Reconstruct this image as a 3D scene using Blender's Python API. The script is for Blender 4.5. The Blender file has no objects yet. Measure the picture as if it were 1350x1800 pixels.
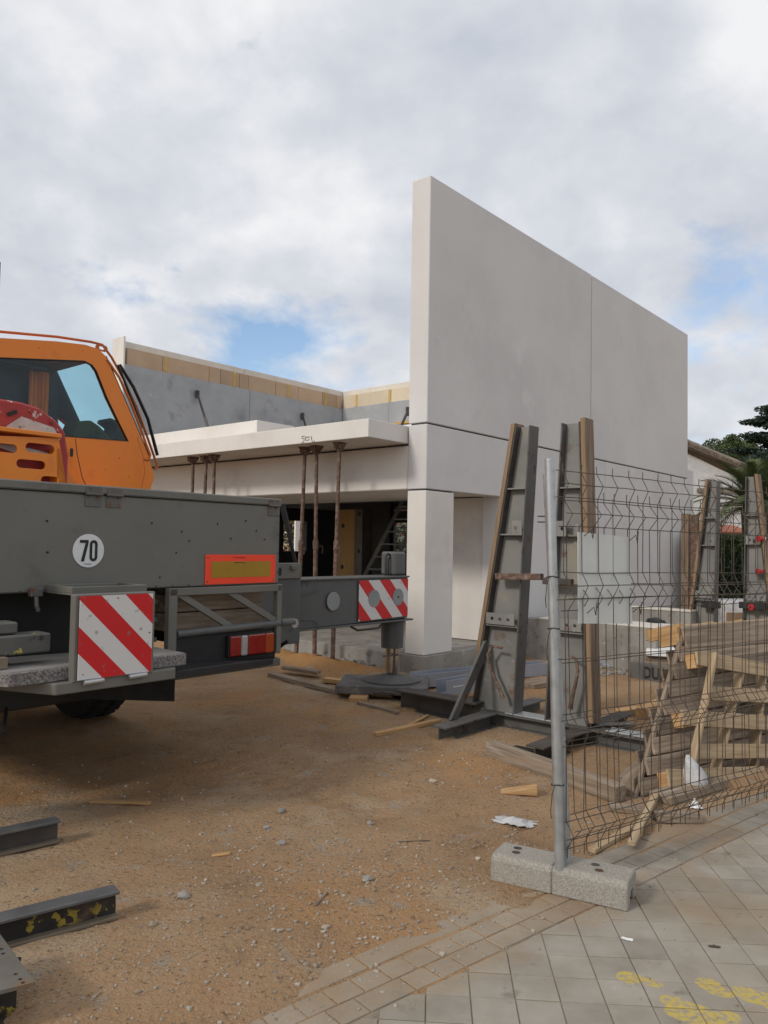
import bpy, bmesh, math, random
import numpy as np
from mathutils import Vector, Matrix, noise as mnoise
random.seed(4); np.random.seed(4)
PI = math.pi
scene = bpy.context.scene
COL = scene.collection

# ------------------------------------------------------------------ camera
FOC, PITCH, ROLL, YAW, CH = 1363.37, 0.0413114547, -0.0171805829, 0.705213839, 1.6
_F = Vector((0, math.cos(PITCH), math.sin(PITCH)))
_U0 = Vector((0, -math.sin(PITCH), math.cos(PITCH))); _X0 = Vector((1, 0, 0))
_c, _s = math.cos(ROLL), math.sin(ROLL)
_X = _X0 * _c - _U0 * _s; _U = _X0 * _s + _U0 * _c
cam = bpy.data.cameras.new('camera'); camo = bpy.data.objects.new('camera', cam); COL.objects.link(camo)
m3 = Matrix((_X, _U, -_F)).transposed()
camo.matrix_world = Matrix.Translation((0, 0, CH)) @ m3.to_4x4()
cam.sensor_fit = 'VERTICAL'; cam.sensor_height = 24; cam.lens = FOC / 1800 * 24
cam.clip_start = .05; cam.clip_end = 2000
scene.camera = camo

# ------------------------------------------------------------------ light
SUN = Vector((-.66, -.52, .54)).normalized()
EL = math.asin(SUN.z); AZ = math.atan2(SUN.x, SUN.y)
world = bpy.data.worlds.new('World'); scene.world = world; world.use_nodes = True
wt = world.node_tree; wt.nodes.clear()
def wn(t, **k):
    n = wt.nodes.new(t)
    for a, v in k.items(): setattr(n, a, v)
    return n
sky = wn('ShaderNodeTexSky', sky_type='NISHITA', sun_disc=False, sun_elevation=EL, sun_rotation=AZ)
sky.air_density = 1.0; sky.dust_density = 1.2; sky.ozone_density = 1.5
bg1 = wn('ShaderNodeBackground'); bg1.inputs[1].default_value = .15
tc = wn('ShaderNodeTexCoord'); sep = wn('ShaderNodeSeparateXYZ')
wt.links.new(tc.outputs['Generated'], sep.inputs[0])
def wmath(op, a, b=None, c=None):
    n = wn('ShaderNodeMath', operation=op)
    for i, v in enumerate((a, b, c)):
        if v is None: continue
        if isinstance(v, (int, float)): n.inputs[i].default_value = v
        else: wt.links.new(v, n.inputs[i])
    return n.outputs[0]
zc = wmath('ADD', wmath('MAXIMUM', sep.outputs[2], 0.0), .5)
cx = wmath('DIVIDE', sep.outputs[0], zc); cy = wmath('DIVIDE', sep.outputs[1], zc)
cmb = wn('ShaderNodeCombineXYZ'); wt.links.new(cx, cmb.inputs[0]); wt.links.new(cy, cmb.inputs[1])
def wnoise(scale, detail, rough, off):
    mp = wn('ShaderNodeMapping'); mp.inputs['Location'].default_value = off
    wt.links.new(cmb.outputs[0], mp.inputs[0])
    n = wn('ShaderNodeTexNoise'); n.inputs['Scale'].default_value = scale
    n.inputs['Detail'].default_value = detail; n.inputs['Roughness'].default_value = rough
    n.inputs['Distortion'].default_value = .12
    wt.links.new(mp.outputs[0], n.inputs['Vector']); return n.outputs[0]
def wramp(src, stops):
    r = wn('ShaderNodeValToRGB'); e = r.color_ramp.elements
    while len(e) < len(stops): e.new(.5)
    for i, (p, c) in enumerate(stops):
        e[i].position = p; e[i].color = (c if len(c) == 4 else (*c, 1))
    wt.links.new(src, r.inputs[0]); return r.outputs[0]
n_cov = wnoise(2.9, 9, .58, (2.1, 30, 1.0)); n_shade = wnoise(2.0, 4, .5, (8.3, 2.2, 1.4)); n_fine = wnoise(6.5, 8, .56, (1.0, 5.0, 3.0))
low = wmath('MULTIPLY', wmath('MAXIMUM', wmath('SUBTRACT', .45, sep.outputs[2]), 0.0), .30)
cov = wramp(wmath('SUBTRACT', n_cov, low), [(.265, (0, 0, 0)), (.40, (1, 1, 1))])
shade = wmath('ADD', wmath('MULTIPLY', n_shade, .6), wmath('MULTIPLY', n_fine, .4))
ccol = wramp(shade, [(.37, (.49, .525, .59)), (.48, (.61, .63, .675)), (.58, (.77, .775, .79))])
bg2 = wn('ShaderNodeBackground'); bg2.inputs[1].default_value = 1.0
wt.links.new(ccol, bg2.inputs[0]); wt.links.new(sky.outputs[0], bg1.inputs[0])
mixs = wn('ShaderNodeMixShader'); wout = wn('ShaderNodeOutputWorld')
wt.links.new(cov, mixs.inputs[0]); wt.links.new(bg1.outputs[0], mixs.inputs[1]); wt.links.new(bg2.outputs[0], mixs.inputs[2])
wt.links.new(mixs.outputs[0], wout.inputs[0])
sl = bpy.data.lights.new('sun', 'SUN'); sl.energy = 1.5; sl.angle = math.radians(10); sl.color = (1, .93, .83)
so = bpy.data.objects.new('sun', sl); COL.objects.link(so); so.rotation_euler = (-SUN).to_track_quat('-Z', 'Y').to_euler()
so.location = SUN * 50
vs = scene.view_settings; vs.view_transform = 'Standard'; vs.look = 'None'; vs.exposure = .20; vs.gamma = 1
try: vs.use_curve_mapping = False
except Exception: pass

# ------------------------------------------------------------------ frames
dA = Vector((math.sin(YAW), math.cos(YAW), 0)); dB = Vector((-math.cos(YAW), math.sin(YAW), 0))
RZ = PI / 2 - YAW
ORG = Vector((.51, 9.47, 0))
def W(a, b, z=0): return ORG + dA * a + dB * b + Vector((0, 0, z))
def ray(x, y): return (_X * (x - 675) - _U * (y - 900)) / FOC + _F
def G(x, y, z=0.0):
    d = ray(x, y); return Vector((0, 0, CH)) + d * ((z - CH) / d.z)
def PT(x, y, dist): return Vector((0, 0, CH)) + ray(x, y) * dist
def ON(x, y, p0, n):
    d = ray(x, y); c = Vector((0, 0, CH)); return c + d * ((p0 - c).dot(n) / d.dot(n))
def AB(p): q = p - ORG; return Vector((q.dot(dA), q.dot(dB), p.z))

# ------------------------------------------------------------------ mesh builder
class MB:
    def __init__(s): s.bm = bmesh.new()
    def face(s, pts):
        vs_ = [s.bm.verts.new(p) for p in pts]; return s.bm.faces.new(vs_)
    def hexa(s, lo, hi):
        b = [s.bm.verts.new(p) for p in lo]; t = [s.bm.verts.new(p) for p in hi]; n = len(b)
        s.bm.faces.new(b[::-1]); s.bm.faces.new(t)
        for i in range(n): s.bm.faces.new((b[i], b[(i + 1) % n], t[(i + 1) % n], t[i]))
        return s
    def box(s, x0, x1, y0, y1, z0, z1):
        return s.hexa([(x0, y0, z0), (x1, y0, z0), (x1, y1, z0), (x0, y1, z0)], [(x0, y0, z1), (x1, y0, z1), (x1, y1, z1), (x0, y1, z1)])
    def bar(s, p0, p1, w, h, up=(0, 0, 1), tw=None, th=None):
        return s.sweep([(-w / 2, -h / 2), (w / 2, -h / 2), (w / 2, h / 2), (-w / 2, h / 2)], p0, p1, up, (tw / w if tw else 1, th / h if th else 1))
    def sweep(s, sec, p0, p1, up=(0, 0, 1), sc=(1, 1)):
        p0 = Vector(p0); p1 = Vector(p1); d = (p1 - p0).normalized(); up = Vector(up)
        if abs(d.dot(up)) > .98: up = Vector((0, 1, 0))
        x = d.cross(up).normalized(); y = x.cross(d).normalized()
        return s.hexa([p0 + x * u + y * v for u, v in sec][::1], [p1 + x * u * sc[0] + y * v * sc[1] for u, v in sec])
    def ibeam(s, p0, p1, h, w, tf=.012, tw=.01, up=(0, 0, 1)):
        H, B, t = h / 2, w / 2, tw / 2
        return s.sweep([(-B, -H), (B, -H), (B, -H + tf), (t, -H + tf), (t, H - tf), (B, H - tf), (B, H), (-B, H), (-B, H - tf), (-t, H - tf), (-t, -H + tf), (-B, -H + tf)], p0, p1, up)
    def tube(s, p0, p1, r, r1=None, n=10, cap=True):
        return s.path([p0, p1], [r, r if r1 is None else r1], n, cap)
    def path(s, pts, r, n=8, cap=True):
        pts = [Vector(p) for p in pts]
        if not isinstance(r, (list, tuple)): r = [r] * len(pts)
        rings = []; prev = None
        for i, p in enumerate(pts):
            if i == 0: d = pts[1] - p
            elif i == len(pts) - 1: d = p - pts[i - 1]
            else: d = (pts[i + 1] - p).normalized() + (p - pts[i - 1]).normalized()
            d = d.normalized()
            if prev is None:
                ref = Vector((0, 0, 1)) if abs(d.z) < .9 else Vector((1, 0, 0))
                x = d.cross(ref).normalized()
            else:
                x = (prev - d * prev.dot(d)).normalized()
            prev = x; y = d.cross(x)
            rings.append([s.bm.verts.new(p + (x * math.cos(2 * PI * k / n) + y * math.sin(2 * PI * k / n)) * r[i]) for k in range(n)])
        for a, b in zip(rings, rings[1:]):
            for k in range(n): s.bm.faces.new((a[k], a[(k + 1) % n], b[(k + 1) % n], b[k]))
        if cap: s.bm.faces.new(rings[0][::-1]); s.bm.faces.new(rings[-1])
        return s
    def plate(s, outer, holes, o, u, v, thick):
        """flat plate with holes: 2D outline in axes u,v from o, extruded along u x v by thick"""
        o = Vector(o); u = Vector(u); v = Vector(v); nrm = u.cross(v).normalized()
        b2 = bmesh.new(); loops = []
        for lp in [outer] + list(holes):
            vv = [b2.verts.new((x, y, 0)) for x, y in lp]
            for i in range(len(vv)): b2.edges.new((vv[i], vv[(i + 1) % len(vv)]))
            loops.append(vv)
        b2.verts.index_update()
        if holes: bmesh.ops.triangle_fill(b2, use_beauty=True, edges=b2.edges[:], use_dissolve=False)
        else: b2.faces.new(loops[0])
        mp = {}
        for k in (0, 1):
            for vtx in b2.verts: mp[(vtx, k)] = s.bm.verts.new(o + u * vtx.co.x + v * vtx.co.y + nrm * thick * k)
        for f in b2.faces:
            fv = list(f.verts)
            if f.normal.z < 0: fv = fv[::-1]
            s.bm.faces.new([mp[(q, 1)] for q in fv]); s.bm.faces.new([mp[(q, 0)] for q in fv[::-1]])
        for lp in loops:
            for i in range(len(lp)):
                a, c = lp[i], lp[(i + 1) % len(lp)]
                s.bm.faces.new((mp[(a, 0)], mp[(c, 0)], mp[(c, 1)], mp[(a, 1)]))
        b2.free(); return s
    def stone(s, c, r, flat=.7, jit=.25, sub=1, rot=None):
        res = bmesh.ops.create_icosphere(s.bm, subdivisions=sub, radius=1)
        R = Matrix.Rotation(random.random() * 6.28, 3, 'Z') if rot is None else rot
        e = Vector((1 + random.uniform(-.3, .3), 1 + random.uniform(-.3, .3), flat)) * r
        for v in res['verts']:
            k = 1 + random.uniform(-jit, jit); q = Vector((v.co.x * e.x, v.co.y * e.y, v.co.z * e.z)) * k
            v.co = Vector(c) + R @ q
        return s
    def build(s, name, mat, parent=None, bevel=0, seg=1, smooth=None, label=None, loc=None, rz=0):
        bm = s.bm
        if bevel:
            bmesh.ops.recalc_face_normals(bm, faces=bm.faces[:])
            ed = [e for e in bm.edges if len(e.link_faces) == 2 and e.calc_face_angle(0) > .5]
            bmesh.ops.bevel(bm, geom=ed, offset=bevel, segments=seg, affect='EDGES', clamp_overlap=True, profile=.6)
        bmesh.ops.recalc_face_normals(bm, faces=bm.faces[:])
        me = bpy.data.meshes.new(name); bm.to_mesh(me); bm.free()
        if mat is not None: me.materials.append(mat)
        if smooth is not None:
            for p in me.polygons: p.use_smooth = True
            try: me.set_sharp_from_angle(angle=math.radians(smooth))
            except Exception: pass
        o = bpy.data.objects.new(name, me); COL.objects.link(o); o.parent = parent
        if loc is not None: o.location = loc
        o.rotation_euler.z = rz
        if label: o['label'] = label
        return o
def tag(o, label, cat, group=None):
    o['label'] = label; o['category'] = cat
    if group: o['group'] = group
    return o
def struct(o): o['kind'] = 'structure'; return o
def stuff(o, label=None, cat=None):
    o['kind'] = 'stuff'
    if label: o['label'] = label
    if cat: o['category'] = cat
    return o
def thing(name, label, cat, loc=(0, 0, 0), rz=0.0, group=None):
    o = bpy.data.objects.new(name, None); COL.objects.link(o); o.location = loc; o.rotation_euler.z = rz
    o.empty_display_size = .1
    return tag(o, label, cat, group)
def copy_tree(o, parent=None):
    c = o.copy(); COL.objects.link(c); c.parent = parent
    for ch in list(o.children): copy_tree(ch, c)
    return c
def box(name, mat, parent, x0, x1, y0, y1, z0, z1, bevel=.004, **k):
    return MB().box(x0, x1, y0, y1, z0, z1).build(name, mat, parent, bevel, **k)
def obround(cx, cy, w, h, n=8):
    r = min(w, h) / 2; pts = []
    if w >= h:
        for k in range(n + 1): a = -PI / 2 + PI * k / n; pts.append((cx + w / 2 - r + r * math.cos(a), cy + r * math.sin(a)))
        for k in range(n + 1): a = PI / 2 + PI * k / n; pts.append((cx - w / 2 + r + r * math.cos(a), cy + r * math.sin(a)))
    else:
        for k in range(n + 1): a = PI * k / n; pts.append((cx + r * math.cos(a), cy + h / 2 - r + r * math.sin(a)))
        for k in range(n + 1): a = PI + PI * k / n; pts.append((cx + r * math.cos(a), cy - h / 2 + r + r * math.sin(a)))
    out = []
    for p in pts:
        if not out or (abs(p[0] - out[-1][0]) + abs(p[1] - out[-1][1])) > 1e-6: out.append(p)
    if abs(out[0][0] - out[-1][0]) + abs(out[0][1] - out[-1][1]) < 1e-6: out.pop()
    return out
def circ(cx, cy, r, n=20): return [(cx + r * math.cos(2 * PI * k / n), cy + r * math.sin(2 * PI * k / n)) for k in range(n)]
def text(name, s, size, mat, parent, M, depth=.002, bold=.0, sx=1.0):
    cu = bpy.data.curves.new(name, 'FONT'); cu.body = s; cu.size = size; cu.extrude = depth; cu.offset = bold; cu.align_x = 'CENTER'; cu.align_y = 'CENTER'
    t = bpy.data.objects.new(name, cu); COL.objects.link(t)
    dg = bpy.context.evaluated_depsgraph_get(); me = bpy.data.meshes.new_from_object(t.evaluated_get(dg))
    bpy.data.objects.remove(t); me.name = name; me.materials.clear(); me.materials.append(mat)
    me.transform(Matrix.Diagonal((sx, 1, 1, 1))); me.transform(M)
    o = bpy.data.objects.new(name, me); COL.objects.link(o); o.parent = parent; return o

# ------------------------------------------------------------------ materials
def mat(name, cols, scale=4, rough=.75, metal=0, bump=.15, bscale=60, bdist=.003, spots=(), stretch=(1, 1, 1), vary=.0, rvar=.1, world=False, spec=.4, detail=6, wear=None):
    m = bpy.data.materials.new(name); m.use_nodes = True; t = m.node_tree; N = t.nodes; L = t.links
    p = N['Principled BSDF']
    if world: vec = N.new('ShaderNodeNewGeometry').outputs['Position']
    else:
        tcn = N.new('ShaderNodeTexCoord'); oi = N.new('ShaderNodeObjectInfo')
        mp = N.new('ShaderNodeMapping'); L.new(tcn.outputs['Object'], mp.inputs[0])
        mul = N.new('ShaderNodeMath'); mul.operation = 'MULTIPLY'; mul.inputs[1].default_value = 37.0; L.new(oi.outputs['Random'], mul.inputs[0])
        L.new(mul.outputs[0], mp.inputs['Location']); mp.inputs['Scale'].default_value = stretch; vec = mp.outputs[0]
    def nz(sc, det=6, ro=.6):
        n = N.new('ShaderNodeTexNoise'); n.inputs['Scale'].default_value = sc; n.inputs['Detail'].default_value = det; n.inputs['Roughness'].default_value = ro
        L.new(vec, n.inputs['Vector']); return n.outputs[0]
    base = nz(scale, detail)
    r = N.new('ShaderNodeValToRGB'); e = r.color_ramp.elements
    while len(e) < len(cols): e.new(.5)
    for i, c in enumerate(cols): e[i].position = .32 + .36 * i / max(1, len(cols) - 1); e[i].color = (*c, 1)
    L.new(base, r.inputs[0]); out = r.outputs[0]
    for sp in spots:
        c, sc, lo, hi = sp[:4]
        n = nz(sc, 5, .6); mr = N.new('ShaderNodeMapRange'); mr.inputs[1].default_value = lo; mr.inputs[2].default_value = hi
        L.new(n, mr.inputs[0]); mx = N.new('ShaderNodeMix'); mx.data_type = 'RGBA'
        L.new(mr.outputs[0], mx.inputs[0]); L.new(out, mx.inputs[6]); mx.inputs[7].default_value = (*c, 1); out = mx.outputs[2]
    if vary:
        oi2 = N.new('ShaderNodeObjectInfo'); mr = N.new('ShaderNodeMapRange'); mr.inputs[3].default_value = 1 - vary; mr.inputs[4].default_value = 1 + vary
        L.new(oi2.outputs['Random'], mr.inputs[0]); mx = N.new('ShaderNodeMix'); mx.data_type = 'RGBA'; mx.blend_type = 'MULTIPLY'; mx.inputs[0].default_value = 1
        L.new(out, mx.inputs[6]); L.new(mr.outputs[0], mx.inputs[7]); out = mx.outputs[2]
    L.new(out, p.inputs['Base Color'])
    rr = N.new('ShaderNodeMapRange'); rr.inputs[3].default_value = max(0, rough - rvar); rr.inputs[4].default_value = min(1, rough + rvar)
    L.new(base, rr.inputs[0]); L.new(rr.outputs[0], p.inputs['Roughness'])
    p.inputs['Metallic'].default_value = metal; p.inputs['Specular IOR Level'].default_value = spec
    if bump:
        b = N.new('ShaderNodeBump'); b.inputs['Strength'].default_value = bump; b.inputs['Distance'].default_value = bdist
        L.new(nz(bscale, 5, .65), b.inputs['Height']); L.new(b.outputs[0], p.inputs['Normal'])
    m['out'] = ''
    return m
def stripes(name, w, diag, ca, cb, off=0.0):
    """diagonal red/white board: local x (width) and z"""
    m = mat(name, [cb, cb], bump=.05, rough=.45); t = m.node_tree; N = t.nodes; L = t.links; p = N['Principled BSDF']
    tcn = N.new('ShaderNodeTexCoord'); s = N.new('ShaderNodeSeparateXYZ'); L.new(tcn.outputs['Object'], s.inputs[0])
    def mth(op, a, b):
        n = N.new('ShaderNodeMath'); n.operation = op
        for i, v in enumerate((a, b)):
            if isinstance(v, (int, float)): n.inputs[i].default_value = v
            else: L.new(v, n.inputs[i])
        return n.outputs[0]
    d = mth('ADD', mth('ADD', mth('MULTIPLY', s.outputs[0], diag), s.outputs[2]), off + 50 * w)
    f = mth('GREATER_THAN', mth('FRACT', mth('DIVIDE', d, 2 * w), 0), .5)
    mx = N.new('ShaderNodeMix'); mx.data_type = 'RGBA'; L.new(f, mx.inputs[0]); mx.inputs[6].default_value = (*ca, 1); mx.inputs[7].default_value = (*cb, 1)
    n = N.new('ShaderNodeTexNoise'); n.inputs['Scale'].default_value = 22; n.inputs['Detail'].default_value = 8; L.new(tcn.outputs['Object'], n.inputs['Vector'])
    mr = N.new('ShaderNodeMapRange'); mr.inputs[1].default_value = .62; mr.inputs[2].default_value = .72; L.new(n.outputs[0], mr.inputs[0])
    mq = N.new('ShaderNodeMix'); mq.data_type = 'RGBA'; L.new(mth('MULTIPLY', mr.outputs[0], .7), mq.inputs[0]); L.new(mx.outputs[2], mq.inputs[6]); mq.inputs[7].default_value = (.16, .15, .14, 1)
    L.new(mq.outputs[2], p.inputs['Base Color']); return m

M_ = {}
M_['white_conc'] = mat('white_concrete', [(.64, .605, .565), (.70, .67, .63), (.73, .70, .66)], scale=1.1, rough=.85, bump=.12, bscale=45, spots=[((.53, .49, .47), .8, .56, .75)])
M_['white_conc2'] = mat('white_concrete_panel', [(.585, .57, .56), (.625, .61, .60), (.645, .632, .622)], scale=.7, rough=.85, bump=.12, bscale=45, spots=[((.545, .525, .52), .5, .5, .8), ((.53, .515, .51), 3.0, .62, .85), ((.70, .69, .68), 1.3, .62, .8)], detail=9)
M_['grey_conc'] = mat('grey_concrete', [(.30, .305, .31), (.36, .365, .37), (.41, .41, .415)], scale=1.2, rough=.9, bump=.25, bscale=30, spots=[((.48, .48, .48), 9, .66, .72), ((.24, .24, .245), 2.0, .58, .75)], detail=9)
M_['dark_and_shade_conc'] = mat('dark_and_shade_concrete', [(.07, .07, .072), (.10, .10, .10)], scale=1.5, rough=.95, bump=.2, bscale=30)  # dark joints and base; also room and canopy gap shade put into the colour
M_['plinth'] = mat('cast_concrete', [(.20, .185, .165), (.28, .265, .24), (.34, .32, .295)], scale=2.2, rough=.92, bump=.5, bscale=28, bdist=.006, spots=[((.13, .115, .10), 5, .6, .7), ((.42, .41, .39), 11, .64, .7)], detail=9)
M_['insul'] = mat('insulation', [(.44, .30, .19), (.52, .37, .25)], scale=1.5, rough=.9, bump=.3, bscale=50, vary=.14)
M_['insul2'] = mat('insulation_pale', [(.60, .50, .36), (.68, .58, .44)], scale=2, rough=.9, bump=.3, bscale=50, vary=.08)
M_['foam'] = mat('yellow_foam', [(.50, .30, .06), (.60, .42, .14)], scale=8, rough=.95, bump=.6, bscale=30, bdist=.01)
M_['leaf_w'] = mat('outer_leaf', [(.58, .53, .46), (.68, .64, .58)], scale=2, rough=.9, bump=.2)
M_['truck'] = mat('truck_paint', [(.135, .131, .116), (.150, .145, .128), (.162, .156, .138)], scale=1.6, rough=.55, bump=.05, bscale=14, spots=[((.085, .078, .064), 4.5, .60, .80), ((.19, .18, .16), 11, .68, .76), ((.02, .02, .02), 26, .735, .76), ((.125, .12, .105), 2.5, .55, .8)], detail=8)
M_['truck2'] = mat('outrigger_paint', [(.085, .087, .087), (.108, .109, .107)], scale=3, rough=.5, bump=.06, bscale=20, spots=[((.04, .04, .04), 6, .6, .72), ((.16, .15, .14), 14, .68, .74)], detail=8)
M_['galv'] = mat('galvanised', [(.40, .42, .43), (.46, .48, .49), (.50, .52, .53)], scale=14, rough=.42, metal=.75, bump=.08, bscale=90)
M_['hinge'] = mat('hinge_steel', [(.10, .10, .095), (.15, .145, .135)], scale=8, rough=.55, metal=.3, spots=[((.16, .07, .03), 20, .55, .65)])
M_['black'] = mat('black_plastic', [(.012, .012, .013), (.022, .022, .023)], scale=6, rough=.55)
M_['rubber'] = mat('rubber', [(.012, .012, .012), (.025, .023, .021)], scale=9, rough=.9, bump=.3, spots=[((.06, .045, .03), 4, .6, .8)])
M_['orange'] = mat('orange_paint', [(.72, .20, .010), (.78, .225, .013)], scale=1.3, rough=.38, bump=.03, bscale=10, spots=[((.42, .11, .012), 3.0, .58, .85), ((.30, .10, .03), 18, .71, .76)], detail=8, spec=.5)
M_['orange_d'] = mat('orange_tube', [(.40, .10, .018), (.50, .13, .02)], scale=6, rough=.5, bump=.08)
M_['curtain'] = mat('curtain', [(.75, .20, .03), (.85, .25, .05)], scale=6, rough=.95)
M_['hook'] = mat('hook_red', [(.30, .03, .03), (.36, .045, .04)], scale=5, rough=.6, spots=[((.55, .52, .50), 7, .63, .66), ((.06, .045, .04), 15, .64, .7)])
M_['red'] = mat('red_reflective', [(.55, .02, .015), (.60, .025, .02)], scale=5, rough=.35)
M_['redor'] = mat('red_orange', [(.85, .055, .02), (.92, .07, .025)], scale=3, rough=.35, bump=.02)
M_['amber'] = mat('amber_reflector', [(.33, .19, .012), (.37, .215, .015)], scale=3, rough=.3, bump=.02)
M_['lampred'] = mat('lamp_red', [(.20, .012, .010), (.27, .018, .012)], scale=30, rough=.15, spec=.6)
M_['lampor'] = mat('lamp_orange', [(.30, .05, .012), (.36, .06, .015)], scale=30, rough=.15, spec=.6)
M_['lampw'] = mat('lamp_clear', [(.30, .285, .275), (.38, .365, .355)], scale=30, rough=.15, spec=.6)
M_['sign'] = mat('sign_white', [(.62, .63, .63), (.70, .70, .70)], scale=5, rough=.4, bump=.02)
M_['ink'] = mat('black_ink', [(.012, .012, .012), (.02, .02, .02)], rough=.6, bump=0)
M_['marker'] = mat('grey_ink', [(.10, .09, .09), (.14, .13, .12)], rough=.8, bump=0)
M_['disc'] = mat('disc_grey', [(.22, .24, .24), (.27, .28, .28)], scale=7, rough=.6, spots=[((.33, .27, .25), 3, .55, .8)])
M_['granite'] = mat('pressed_board_edge', [(.06, .055, .055), (.17, .155, .15), (.30, .28, .27)], scale=75, rough=.9, bump=.7, bscale=80, detail=3)
M_['steel_pad'] = mat('scuffed_pad', [(.085, .08, .078), (.125, .118, .115), (.17, .16, .155)], scale=4, rough=.75, bump=.3, spots=[((.22, .20, .19), 9, .58, .7)])
M_['granite_t'] = mat('pressed_board_face', [(.20, .19, .18), (.27, .255, .24)], scale=5, rough=.85, bump=.2)
M_['steel'] = mat('painted_steel', [(.082, .081, .076), (.110, .108, .102), (.135, .132, .124)], scale=2.2, rough=.62, metal=.15, bump=.15, bscale=35, spots=[((.22, .19, .12), 2.6, .60, .8), ((.11, .055, .03), 6, .60, .70), ((.055, .035, .025), 9, .60, .68), ((.05, .05, .05), 4, .60, .8)], detail=9)
M_['steel_l'] = mat('pale_steel', [(.165, .163, .155), (.215, .212, .20), (.25, .246, .23)], scale=2.0, rough=.62, metal=.1, bump=.15, bscale=35, spots=[((.32, .26, .14), 2.0, .58, .8), ((.14, .075, .045), 5, .61, .74), ((.30, .295, .28), 9, .64, .74)], detail=9)
M_['steel_d'] = mat('rusty_steel', [(.045, .042, .04), (.075, .065, .058), (.10, .085, .07)], scale=5, rough=.75, metal=.2, bump=.3, bscale=40, spots=[((.13, .055, .025), 8, .62, .74)], detail=9)
M_['rust'] = mat('rust', [(.075, .042, .032), (.14, .085, .062), (.25, .19, .155)], scale=18, rough=.9, bump=.5, bscale=60, spots=[((.40, .36, .32), 40, .66, .70), ((.03, .02, .02), 25, .6, .7)], detail=8)
M_['beam_y'] = mat('flaked_yellow_steel', [(.018, .016, .015), (.035, .03, .026)], scale=8, rough=.75, bump=.4, bscale=40, spots=[((.30, .22, .03), 14, .55, .585), ((.09, .06, .04), 5, .55, .7)])
M_['bluegrey'] = mat('blue_grey_steel', [(.27, .285, .33), (.33, .345, .39)], scale=3, rough=.45, metal=.2, bump=.05)
M_['chrome'] = mat('chrome_rod', [(.50, .45, .40), (.62, .58, .53)], scale=10, rough=.18, metal=1.0, bump=.0)
GR = (1.0, 1.0, 14.0)
def wood(name, cols, st, **k): return mat(name, cols, scale=7, rough=.85, bump=.35, bscale=22, bdist=.004, stretch=st, **k)
M_['wood_x'] = wood('fresh_timber', [(.34, .185, .075), (.46, .28, .13), (.53, .345, .18)], (.35, 6, 6), vary=.12)
M_['wood_y'] = wood('fresh_pallet_wood', [(.29, .205, .12), (.385, .285, .175), (.45, .345, .225)], (.35, 6, 6), vary=.12, spots=[((.20, .12, .06), 2.5, .62, .8)])
M_['wood_g'] = wood('weathered_pallet_wood', [(.16, .115, .08), (.25, .19, .14), (.34, .275, .21)], (.3, 6, 6), vary=.33, spots=[((.10, .07, .05), 1.4, .58, .8), ((.44, .41, .37), 5, .68, .75)])
M_['wood_t'] = wood('stained_timber', [(.16, .115, .08), (.235, .18, .13), (.31, .25, .19)], (.35, 5, 5), vary=.1, spots=[((.40, .37, .33), 3, .60, .75), ((.08, .06, .045), 2, .6, .75)])
M_['wood_f'] = wood('facing_board', [(.135, .09, .06), (.215, .155, .11), (.29, .225, .165)], (6, 6, .3), spots=[((.12, .065, .045), 1.3, .58, .75), ((.42, .38, .34), 4, .66, .74)])
M_['wood_p'] = wood('edge_board', [(.20, .13, .075), (.29, .20, .125)], (6, 6, .3), spots=[((.20, .11, .06), 2, .58, .75)])
M_['formply'] = mat('yellow_formply', [(.34, .20, .07), (.42, .26, .10)], scale=2, rough=.7, bump=.1, stretch=(5, 5, .4))
M_['formside'] = mat('form_side', [(.12, .10, .09), (.17, .15, .14)], scale=5, rough=.7)
M_['block'] = mat('porous_concrete', [(.24, .22, .19), (.33, .305, .265), (.40, .375, .33)], scale=130, rough=.95, bump=1.0, bscale=110, bdist=.006, spots=[((.12, .105, .09), 150, .62, .68), ((.33, .26, .18), 4, .60, .9)], detail=4)
M_['ply'] = mat('white_sheet', [(.58, .59, .57), (.64, .645, .625)], scale=1.6, rough=.4, bump=.04, spots=[((.52, .53, .52), 3, .55, .8)])
M_['wire'] = mat('rusted_wire', [(.06, .050, .042), (.105, .085, .068), (.16, .12, .085)], scale=7, rough=.8, metal=.3, bump=0)
M_['wire_b'] = mat('black_wire', [(.02, .02, .02), (.035, .03, .03)], scale=7, rough=.7, bump=0)
M_['plastic'] = mat('clear_plastic', [(.36, .36, .36), (.60, .60, .60)], scale=8, rough=.3, bump=.8, bscale=14, bdist=.02)
M_['eps'] = mat('white_foam', [(.74, .74, .73), (.80, .80, .79)], scale=8, rough=.8, bump=.2)
M_['blackbag'] = mat('black_bag', [(.010, .010, .011), (.018, .018, .019)], scale=7, rough=.45, bump=.6, bscale=12, bdist=.02)
M_['greybag'] = mat('grey_rubble', [(.22, .23, .25), (.32, .33, .35)], scale=9, rough=.8, bump=.6, bscale=20, bdist=.01)
M_['redcap'] = mat('red_cap', [(.36, .02, .025), (.44, .035, .035)], scale=5, rough=.4, bump=0)
M_['greenbag'] = mat('green_canvas', [(.045, .055, .012), (.062, .075, .018)], scale=5, rough=.8, bump=.3)
M_['seat'] = mat('dark_cloth', [(.012, .014, .016), (.03, .033, .03)], scale=6, rough=.9, bump=.4, bscale=20)
M_['render_w'] = mat('white_render', [(.52, .52, .51), (.63, .63, .62)], scale=3, rough=.95, bump=.8, bscale=8, bdist=.03, spots=[((.42, .43, .42), 2, .6, .8)])
M_['tile'] = mat('roof_tile', [(.13, .105, .085), (.20, .165, .135), (.28, .24, .20)], scale=7, rough=.9, bump=.3, spots=[((.08, .075, .06), 3, .58, .75)])
M_['tile_r'] = mat('red_roof_tile', [(.30, .10, .06), (.38, .15, .09)], scale=9, rough=.9)
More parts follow.
